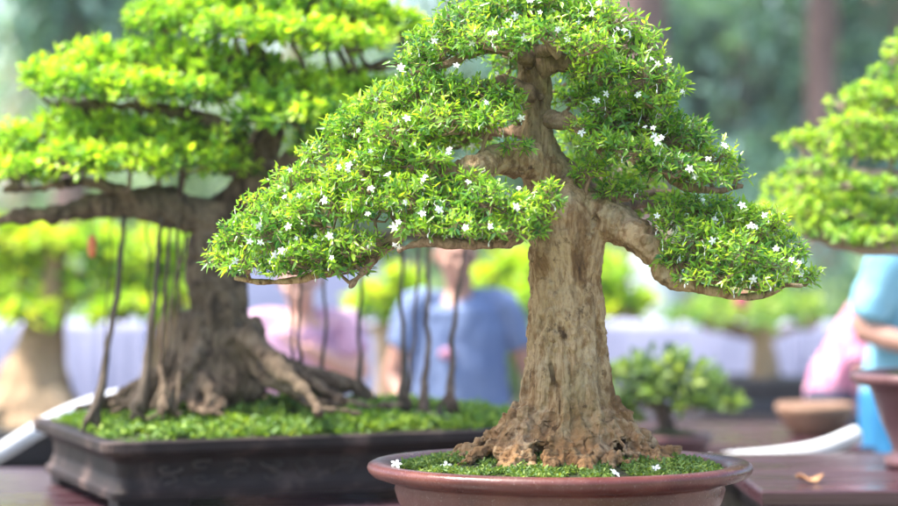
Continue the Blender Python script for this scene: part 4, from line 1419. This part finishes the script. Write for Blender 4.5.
# stands for the far pots
def stand(x, y, z, w, d, label):
    r = empty('plant_stand', (x, y, 0), label, 'stand')
    q = MB(); box(q, (x, y, z - 0.02), (w, d, 0.04), 0, 0.004); q.build('stand_top', M['wood_dark'], r, smooth=False)
    for a in (-1, 1):
        for b in (-1, 1):
            q = MB(); box(q, (x + a * (w / 2 - 0.04), y + b * (d / 2 - 0.04), (z - 0.041) / 2 + 0.002), (0.06, 0.06, z - 0.045)); q.build('leg', M['wood_dark'], r, smooth=False)
for (px, py, Y, hh, w, d, lab) in ((560, 402, 8.6, 0.14, 0.8, 0.7, 'dark stand behind the tan trunk'), (385, 412, 8.9, 0.12, 0.7, 0.6, 'dark stand behind the gap between two people'),
                                   (748, 378, 10.5, 0.17, 1.3, 0.7, 'dark stand under the long black pot')):
    c = P(px, py, Y); stand(c.x, Y, c.z - hh - 0.001, w, d, lab)
cc = P(35, 424, 8.1); cz_ = cc.z - 0.16
for o in list(COL.objects):
    if o.get('label') == 'dark plank table at far left under the flared tree':
        o.scale.z = (cz_ - 0.001) / 0.74

# shallow brown bowl on the far table
sb = P(815, 404, 7.2)
m = MB()
hh = sb.z - 0.78
lathe(m, [(0.07, -hh + .001), (0.08, -hh + .006), (0.10, -hh * .75), (0.125, -hh * .3), (0.135, -0.012), (0.128, 0.004), (0.12, 0.0), (0.115, -0.02), (0.09, -hh * .6), (0.01, -hh * .65)], (sb.x, 7.2, sb.z), 1, 0.9, 48)
tag(m.build('bowl', M['pot_brown']), 'shallow brown clay bowl on the farther plum table', 'bowl')

# white clothed tables and banner far behind
def cloth_table(x0, x1, y, d, z, label):
    r = empty('clothed_table', ((x0 + x1) / 2, y, 0), label, 'table')
    m = MB()
    n = 160
    peri = []
    for k in range(n):
        t = k / n * 4
        s_ = int(t); u = t - s_
        c = [(x0, y - d / 2), (x1, y - d / 2), (x1, y + d / 2), (x0, y + d / 2)]
        a, b = c[s_], c[(s_ + 1) % 4]
        peri.append((a[0] + (b[0] - a[0]) * u, a[1] + (b[1] - a[1]) * u))
    v = [(p[0], p[1], z) for p in peri]
    for zz, amp in ((z - .03, .004), (z * .6, .02), (0.03, .035)):
        v += [(p[0] + amp * math.sin(k * 1.3), p[1] + amp * math.sin(k * 1.7 + 1) - 0.004, zz) for k, p in enumerate(peri)]
    f = []
    for i in range(3):
        for j in range(n):
            f.append([i * n + j, (i + 1) * n + j, (i + 1) * n + (j + 1) % n, i * n + (j + 1) % n])
    m.add(v, [f, [list(range(n))]])
    m.build('tablecloth', M['white_cloth'], r)
    for a in (x0 + .1, x1 - .1):
        for b in (y - d / 2 + .1, y + d / 2 - .1):
            q = MB(); tube(q, [(a, b, 0.003), (a, b, z - 0.02)], [0.02, 0.02], 8, smooth=False); q.build('leg', M['wire'], r)
Yc = 12.5
for (xa, xb, lab) in ((-40, 145, 'white clothed table at far left, seen between the tan trunks'), (205, 400, 'white clothed table behind the lilac-shirted person'), (590, 752, 'long white clothed table right of the tan trunk'),
                      (772, 845, 'short white clothed table left of the person in pink')):
    cloth_table(P(xa, 0, Yc).x, P(xb, 0, Yc).x, Yc + 0.4, 0.8, P(0, 324, Yc).z, lab)
# white banner panel behind the lilac person
bn = empty('banner', (P(320, 0, 13.8).x, 13.8, 0), 'pale lavender panel on two posts behind the lilac-shirted person', 'banner')
m = MB(); box(m, (P(325, 0, 13.8).x, 13.8, 0.95), (1.15, 0.03, 0.75)); m.build('panel', M['white_cloth'], bn, smooth=False)
for px in (238, 412):
    q = MB(); tube(q, [(P(px, 0, 13.8).x, 13.8, 0), (P(px, 0, 13.8).x, 13.8, 1.36)], [0.02, 0.02], 8, smooth=False); q.build('post', M['wire'], bn)
# unidentified red spot, built as a small body hung on a cord
rp = P(742, 300, 9.2)
f = MB(); lathe(f, [(0.012, -0.04), (0.022, -0.035), (0.032, -0.015), (0.035, 0.012), (0.03, 0.03), (0.02, 0.04)], rp, 1, 1, 20)
rl_ = empty('red_item', rp, 'small red hanging lantern seen just under the lower right branch', 'item')
f.build('item_body', M['red'], rl_)
f = MB(); tube(f, [rp + Vector((0, 0, 0.06)), rp + Vector((0.0, 0, 0.5)), rp + Vector((0.02, 0, 1.6))], [0.002] * 3, 5); f.build('cord', M['wire'], rl_)


# ================================================================== PEOPLE
def hand(mb, w, d, s, sc=1.0, curl=0.5):
    """w wrist, d finger direction, s palm side direction (towards the thumb)"""
    d = d.normalized(); s = (s - d * s.dot(d)).normalized(); n = d.cross(s)
    R = Matrix((s, d, n)).transposed()
    ball(mb, w + d * 0.05 * sc, (0.040 * sc, 0.052 * sc, 0.015 * sc), 12, R)
    for k, (off, ln) in enumerate(((0.030, 0.070), (0.010, 0.078), (-0.010, 0.072), (-0.029, 0.056))):
        a = w + d * 0.088 * sc + s * off * sc
        b = a + (d * 0.8 + n * curl * 0.5) * ln * 0.5 * sc
        c = b + (d * 0.5 + n * curl) * ln * 0.5 * sc
        tube(mb, [a - d * 0.02, a, b, c], [0.009 * sc, 0.0088 * sc, 0.0082 * sc, 0.007 * sc], 8, step=0.01)
    a = w + d * 0.025 * sc + s * 0.032 * sc
    tube(mb, [a - s * 0.015, a + (s * 0.6 + d * 0.7) * 0.03 * sc, a + (s * 0.5 + d + n * 0.3) * 0.052 * sc], [0.012 * sc, 0.010 * sc, 0.008 * sc], 8, step=0.01)


def person(label, loc, rz, h, shirt, trousers, hair, skin, lean=0.0, arms=None, head=(0, 0), sleeve=0.55, girth=1.0):
    """standing figure facing -Y before rotation; h = height / 1.68; arms = per side (elbow, wrist) in body space"""
    root = empty('person', (loc[0], loc[1], 0), label, 'person')
    ca, sa = math.cos(lean), math.sin(lean)
    R = Matrix.Rotation(rz, 4, 'Z')

    def T(p, up=True):
        x, y, z = p
        if up and z > 0.95:
            dy, dz = y, z - 0.95
            y = dy * ca - dz * sa
            z = 0.95 + dy * sa + dz * ca
        v = R @ Vector((x * h, y * h, z * h))
        return v + Vector((loc[0], loc[1], 0))
    gs = girth
    Rr = Matrix.Rotation(rz, 3, 'Z')

    def ttube(mb, pts, rad, n=14, up=True, wide=1.0):
        t = MB()
        # build unrotated with a wide cross-section, then transform
        tube(t, pts, rad, n, step=0.03, scale=(wide, 1, 1))
        t.v[0] = np.array([list(T(q, up)) for q in t.v[0]])
        mb.add(t.v[0], t.f)
    body = MB()
    ttube(body, [(0, 0.0, 0.86), (0, 0, 0.98), (0, 0.0, 1.10), (0, 0, 1.24), (0, 0, 1.34), (0, 0.01, 1.40)], [0.105 * gs, 0.108 * gs, 0.10 * gs, 0.108, 0.105, 0.06], 16, wide=1.45)
    ttube(body, [(0, 0.01, 1.36), (0, 0.005, 1.43), (0, -0.005, 1.48)], [0.062, 0.053, 0.052], 12)
    for s in (-1, 1):
        ttube(body, [(s * 0.09, 0, 0.90), (s * 0.10, -0.005, 0.70), (s * 0.10, -0.005, 0.47), (s * 0.10, 0.015, 0.28), (s * 0.10, 0.02, 0.09)], [0.088, 0.078, 0.055, 0.052, 0.036], 12, up=False)
        ttube(body, [(s * 0.10, 0.03, 0.055), (s * 0.102, -0.07, 0.045), (s * 0.105, -0.16, 0.03)], [0.038, 0.038, 0.026], 10, up=False)
    arms = arms or {}
    AJ = {}
    for s in (-1, 1):
        e, w = arms.get(s, ((s * 0.25, 0.02, 1.08), (s * 0.24, -0.08, 0.84)))
        sh = (s * 0.175, 0.0, 1.365)
        AJ[s] = (sh, e, w)
        ttube(body, [(s * 0.10, 0, 1.36), sh, tuple((a * 0.5 + b * 0.5) for a, b in zip(sh, e)), e], [0.05, 0.052, 0.044, 0.038], 12)
        ttube(body, [e, tuple((a * 0.6 + b * 0.4) for a, b in zip(e, w)), w], [0.038, 0.036, 0.025], 12)
        wv, ev = T(w), T(e)
        hand(body, wv, wv - ev, Rr @ Vector((-s * 0.5, -0.9, 0.2)), h)
    # head
    hz = 1.565
    hx, hy = head
    ttube(body, [(hx * .3, 0, 1.45), (hx * .8, hy * .8, 1.52)], [0.052, 0.055], 12)
    Hc = Vector((hx, hy - 0.015, hz))

    def hb(mb_, off, r, n=12):
        t = MB(); ball(t, Hc + Vector(off), r, n)
        t.v[0] = np.array([list(T(q)) for q in t.v[0]])
        mb_.add(t.v[0], t.f)
    hb(body, (0, 0.012, 0.02), (0.076, 0.094, 0.094), 20)
    hb(body, (0, -0.022, -0.035), (0.058, 0.066, 0.075), 16)
    hb(body, (0, -0.055, -0.088), (0.028, 0.024, 0.022))
    hb(body, (0, -0.094, -0.020), (0.012, 0.014, 0.020))
    hb(body, (0, -0.104, -0.032), (0.017, 0.014, 0.011))
    hb(body, (0, -0.083, 0.022), (0.048, 0.012, 0.010))
    hb(body, (0, -0.083, -0.062), (0.024, 0.010, 0.006))
    hb(body, (0, -0.080, -0.072), (0.020, 0.010, 0.006))
    for s in (-1, 1):
        hb(body, (s * 0.078, 0.01, -0.008), (0.010, 0.020, 0.031))
        hb(body, (s * 0.042, -0.062, -0.025), (0.024, 0.022, 0.020))
    b = link('body', organic(body, 0.0065, None, 3), M[skin], root)
    for s in (-1, 1):
        e = MB(); hb(e, (s * 0.031, -0.083, 0.0), (0.012, 0.009, 0.006), 10); e.build('eye', M['eye'], b)
    hr = MB()
    hb(hr, (0, 0.026, 0.040), (0.086, 0.094, 0.088), 20)
    hb(hr, (0, 0.050, -0.01), (0.076, 0.068, 0.085), 16)
    link('hair', organic(hr, 0.008, lambda co: 0.004 * fbm(co, 60, 3, 2), 1), M[hair], root)
    # clothing
    c = MB()
    ttube(c, [(0, 0.0, 0.84), (0, 0, 0.98), (0, 0.0, 1.10), (0, 0, 1.24), (0, 0, 1.335), (0, 0.015, 1.39)], [0.128 * gs, 0.126 * gs, 0.120 * gs, 0.126, 0.116, 0.062], 16, wide=1.42)
    for s in (-1, 1):
        sh, e, w = AJ[s]
        q = tuple(a + (b_ - a) * sleeve for a, b_ in zip(sh, e))
        q0 = tuple(a + (b_ - a) * sleeve * .5 for a, b_ in zip(sh, e))
        ttube(c, [(s * 0.06, 0.0, 1.375), sh, q0, q], [0.05, 0.066, 0.064, 0.062], 12)
    link('shirt', organic(c, 0.010, lambda co: 0.017 * fbm(co * np.array([1, 1, .55]), 13, 12, 3), 2), M[shirt], root)
    c = MB()
    for s in (-1, 1):
        ttube(c, [(s * 0.085, 0, 0.93), (s * 0.10, -0.005, 0.70), (s * 0.10, -0.005, 0.47), (s * 0.10, 0.015, 0.28), (s * 0.10, 0.02, 0.10)], [0.108 * gs, 0.10, 0.078, 0.07, 0.064], 12, up=False)
    ttube(c, [(0, 0, 0.84), (0, 0, 0.95)], [0.12 * gs, 0.118 * gs], 14, up=False, wide=1.4)
    link('trousers', organic(c, 0.012, lambda co: 0.008 * fbm(co, 10, 13, 2), 2), M[trousers], root)
    for s in (-1, 1):
        c = MB()
        ttube(c, [(s * 0.10, 0.05, 0.055), (s * 0.102, -0.07, 0.05), (s * 0.105, -0.175, 0.036)], [0.046, 0.046, 0.034], 10, up=False)
        c.build('shoe', M['shoe'], root)
    return root


p = P(458, 0, 7.4)
man = person('man in a blue t-shirt standing behind the tall bonsai, head behind its leaves', (p.x, 7.4), 0.12, 0.895, 'shirt_blue', 'trouser_navy', 'hair_grey', 'skin',
       lean=0.10, head=(-0.02, -0.03), girth=1.18, arms={1: ((0.29, 0.02, 1.07), (0.27, -0.10, 0.86)), -1: ((-0.27, -0.03, 1.08), (-0.20, -0.22, 0.98))})
f = MB(); ball(f, P(447, 354, 7.245), (0.030, 0.02, 0.022), 12)
f.build('shirt_print', mat('print_faded', (0.36, 0.17, 0.26), 0.8), [c_ for c_ in COL.objects if c_.parent == man and c_.name.startswith('shirt')][0])
p = P(298, 0, 7.2)
person('person in a lilac patterned shirt leaning forward with a bare forearm held across', (p.x, 7.45), 0.0, 0.86, 'shirt_lilac', 'trouser_navy', 'hair', 'skin2',
       lean=0.28, head=(0.0, -0.05), arms={1: ((0.25, -0.08, 1.17), (0.03, -0.20, 1.32)), -1: ((-0.27, -0.10, 1.12), (-0.05, -0.30, 1.10))}, sleeve=0.6)
p = P(908, 0, 6.9)
person('person in a pale cyan shirt and blue trousers at the right edge, forearm bare', (p.x, 6.9), 0.75, 1.02, 'shirt_cyan', 'trouser_blue', 'hair', 'skin',
       lean=0.15, arms={-1: ((-0.25, 0.03, 1.13), (-0.18, -0.20, 1.10)), 1: ((0.25, 0.0, 1.12), (0.18, -0.22, 1.05))}, sleeve=0.8)
p = P(834, 0, 8.2)
person('person in a pink checked shirt bending beside the one in cyan', (p.x, 8.2), 1.25, 0.93, 'shirt_pink', 'trouser_navy', 'hair', 'skin2',
       lean=0.55, arms={1: ((0.24, -0.1, 1.12), (0.16, -0.28, 0.96)), -1: ((-0.25, -0.08, 1.10), (-0.18, -0.25, 0.95))}, sleeve=0.9)
p = P(660, 0, 17.5)
person('distant person in white seen right of the tan trunk under the thick branch', (p.x, 17.5), 0.3, 0.98, 'shirt_white', 'shirt_white', 'hair', 'skin2', sleeve=0.9)


# ================================================================== WOODLAND BACKDROP
def blob_tree(name, label, x, y, h, tr, crown, cols, seed, bark_m='bark_red', nleaf=2600, leaf=0.22, group=None, lean=0.0):
    """trunk, limbs and a crown of loose leaf clumps; crown = list of (dx, dz, rx, rz, share)"""
    rng = np.random.default_rng(seed)
    r = empty(name, (x, y, 0), label, 'tree' if name != 'shrub' else 'shrub', group)
    t = MB()
    top = crown[0][1]
    tube(t, [(x, y, 0), (x + lean * .3 + rng.uniform(-.05, .05), y, h * .35), (x + lean * .6 + rng.uniform(-.1, .1), y, h * .7), (x + lean, y, h)], [tr * 1.25, tr, tr * .85, tr * .45], 14, step=0.2)
    t.v[0] += (0.05 * tr / 0.2) * np.stack([fbm(t.v[0], 3, 1, 2), fbm(t.v[0], 3, 2, 2), t.v[0][:, 0] * 0], 1)
    for (dx, dz, rx, rz, sh) in crown:
        q0 = np.array([x + lean * .6, y, min(h * .9, max(0.4, dz - rz * .9))]); q1 = np.array([x + dx, y + rng.uniform(-.3, .3) * rx, dz])
        tube(t, [q0, (q0 + q1) / 2 + rng.normal(size=3) * 0.1 * rx, q1], [tr * .4, tr * .28, tr * .12], 8, step=0.2)
    t.build('trunk', M[bark_m], r)
    lm = MB()
    for (dx, dz, rx, rz, sh) in crown:
        n = int(nleaf * sh)
        u = rnd_unit(rng, n)
        rad = rng.random(n) ** 0.45
        p = u * rad[:, None]
        keep = fbm(p + seed, 2.6, seed, 3) > 0.03
        p = p[keep]; u = u[keep]; n = len(p)
        pos = np.array([x + dx, y, dz]) + p * np.array([rx, rx, rz]) * (1 + 0.25 * fbm(u * 1.0 + seed, 2, seed, 2))[:, None]
        for k in range(3):
            d = rnd_unit(rng, n); d[:, 2] -= 0.2
            ln = leaf * rng.uniform(0.6, 1.3, n)
            add_leaves(lm, pos + rng.normal(size=(n, 3)) * leaf * .5, d, rnd_unit(rng, n) * 0.7 + np.array([0, 0, 1.0]), ln, ln * .5, palette(rng, n, *cols, rng.random(n)), 'round')
    lm.build('crown', M['leaf_wood'], r, color=True)
    return r


BLUEG = ((0.22, 0.38, 0.34), (0.12, 0.25, 0.25), (0.045, 0.13, 0.145))  # blue of skylit shade and distance haze put into the leaf colour
MIDG = ((0.28, 0.38, 0.18), (0.16, 0.26, 0.14), (0.08, 0.16, 0.10))
PALEG = ((0.45, 0.58, 0.44), (0.32, 0.46, 0.38), (0.18, 0.30, 0.26))  # misty brightness of far foliage put into the leaf colour
# right: tall trees
def X(px, Y):
    return (px - 449) * K * Y
TREES = [
    ('woodland_tree', 'tall reddish trunk behind the top of the flowering bonsai', 641, 21, 9, .26, [(0, 9.0, 2.6, 1.8, 1), (-1.2, 8.2, 1.6, 1.2, .5)], BLUEG, 'bark_red'),
    ('woodland_tree', 'dark reddish trunk rising beyond the right bonsai', 822, 22, 9, .17, [(0, 7.6, 2.8, 1.8, 1), (.4, 5.6, 1.6, 1.0, .4)], BLUEG, 'bark_red'),
    ('woodland_tree', 'paler trunk at the upper right corner', 874, 26, 9, .15, [(0, 8.4, 2.8, 1.8, 1), (1.0, 7.0, 1.8, 1.0, .5)], MIDG, 'bark_pale'),
    ('woodland_tree', 'dark bluish tree filling the gap between the two reddish trunks', 735, 27, 8, .22, [(0, 5.0, 2.6, 2.2, 1.3), (-1.5, 3.2, 1.9, 1.8, .9), (1.6, 3.4, 1.9, 1.8, .9), (0, 1.7, 2.4, 1.3, .9)], BLUEG, 'bark_red'),
    ('woodland_tree', 'dark bluish tree just right of the reddish trunk', 690, 31, 8, .22, [(0, 5.4, 2.9, 2.4, 1.3), (-1.8, 3.4, 2.0, 1.9, .9), (1.8, 3.2, 2.2, 1.8, .9), (0, 1.7, 2.8, 1.4, .9)], BLUEG, 'bark_red'),
    ('woodland_tree', 'olive tree behind the right bonsai, upper right', 850, 30, 8, .22, [(0, 5.0, 3.0, 2.2, 1.2), (-1.8, 3.4, 2.0, 1.8, .9), (1.8, 3.0, 2.2, 1.8, .9), (0, 1.6, 2.8, 1.3, .9)], MIDG, 'bark_red'),
    ('woodland_tree', 'bluish tree at the right edge of the woodland', 905, 24, 8, .2, [(0, 4.8, 2.2, 2.0, 1), (0, 2.2, 2.4, 1.6, 1)], BLUEG, 'bark_red'),
    ('woodland_tree', 'dark tree directly behind the flowering bonsai crown', 590, 29, 8, .22, [(0, 5.4, 2.8, 2.2, 1.2), (-1.6, 3.4, 2.0, 1.8, .9), (1.6, 3.0, 2.0, 1.8, .9), (0, 1.5, 2.6, 1.2, .9)], BLUEG, 'bark_red'),
    ('woodland_tree', 'mid green tree behind the gap between the two big bonsai', 455, 30, 8, .22, [(-.4, 3.2, 2.4, 1.7, 1), (0, 1.5, 2.6, 1.2, .8)], MIDG, 'bark_red'),
    ('woodland_tree', 'dark tree at the top left behind the yellow-green bonsai', 72, 24, 8, .2, [(0, 4.6, 1.7, 1.0, 1), (.8, 4.2, 1.2, .8, .5)], BLUEG, 'bark_red'),
    ('woodland_tree', 'pale mint tree at the far left edge', 20, 34, 8, .24, [(0, 3.8, 2.6, 1.8, 1.2), (-1.4, 2.2, 2.0, 1.4, .8), (1.6, 2.2, 2.2, 1.4, .8)], PALEG, 'bark_pale'),
    ('woodland_tree', 'pale green tree behind the yellow-green bonsai left half', 150, 36, 8, .24, [(0, 3.6, 2.8, 2.0, 1.2), (-1.6, 2.0, 2.2, 1.3, .8), (1.8, 2.2, 2.4, 1.5, .8)], PALEG, 'bark_pale'),
    ('woodland_tree', 'green tree behind the yellow-green bonsai right half', 300, 32, 8, .24, [(0, 3.4, 2.8, 2.0, 1.2), (-1.4, 2.0, 2.2, 1.3, .8), (1.6, 1.9, 2.4, 1.4, .8)], MIDG, 'bark_pale'),
]
for i, (nm, lab, px, Y, h, tr, crown, cols, bk) in enumerate(TREES):
    blob_tree(nm, lab, X(px, Y), Y, h, tr, crown, cols, 60 + i, bk, nleaf=900 if cols is PALEG else 1300, leaf=0.24)
# shrubs along the lawn edge
SH = [(-8, 17, 1.0, PALEG, 'pale rounded shrub at the far left of the lawn edge'), (110, 18, 1.1, MIDG, 'rounded green shrub behind the flared trunks'), (235, 17.5, 0.9, MIDG, 'rounded shrub left of the lilac-shirted person'),
      (440, 18, 0.9, MIDG, 'rounded shrub behind the blue-shirted man'), (540, 18.5, 1.1, MIDG, 'rounded shrub hidden partly by the tan trunk'), (700, 19, 1.1, MIDG, 'rounded shrub behind the long white table'),
      (790, 18, 1.2, BLUEG, 'dark bluish shrub left of the right bonsai'), (870, 17, 1.2, MIDG, 'rounded shrub behind the person in cyan')]
for i, (px, Y, s, cols, lab) in enumerate(SH):
    blob_tree('shrub', lab, X(px, Y), Y, 0.7, .05, [(0, s * .8, s * 1.1, s * .75, 1), (-.7 * s, s * .6, s * .7, s * .55, .5), (.7 * s, s * .6, s * .7, s * .55, .5)], cols, 90 + i, 'bark_dark', nleaf=1100, leaf=0.12)
print('objects', len(COL.objects), 'verts', sum(len(o.data.vertices) for o in COL.objects if o.type == 'MESH'))

# ================================================================== AIR
m = bpy.data.materials.new('haze')
m.use_nodes = True
nt = m.node_tree
nt.nodes.clear()
pv = nt.nodes.new('ShaderNodeVolumePrincipled')
pv.inputs['Color'].default_value = (0.86, 0.93, 1.0, 1)
pv.inputs['Density'].default_value = 0.0012
out = nt.nodes.new('ShaderNodeOutputMaterial')
nt.links.new(pv.outputs[0], out.inputs['Volume'])
q = MB()
box(q, (0, 118, 5.5), (340, 320, 13.0))
hz = q.build('haze', m, smooth=False)
tag(hz, 'thin pale haze in the air of the garden', kind='stuff')
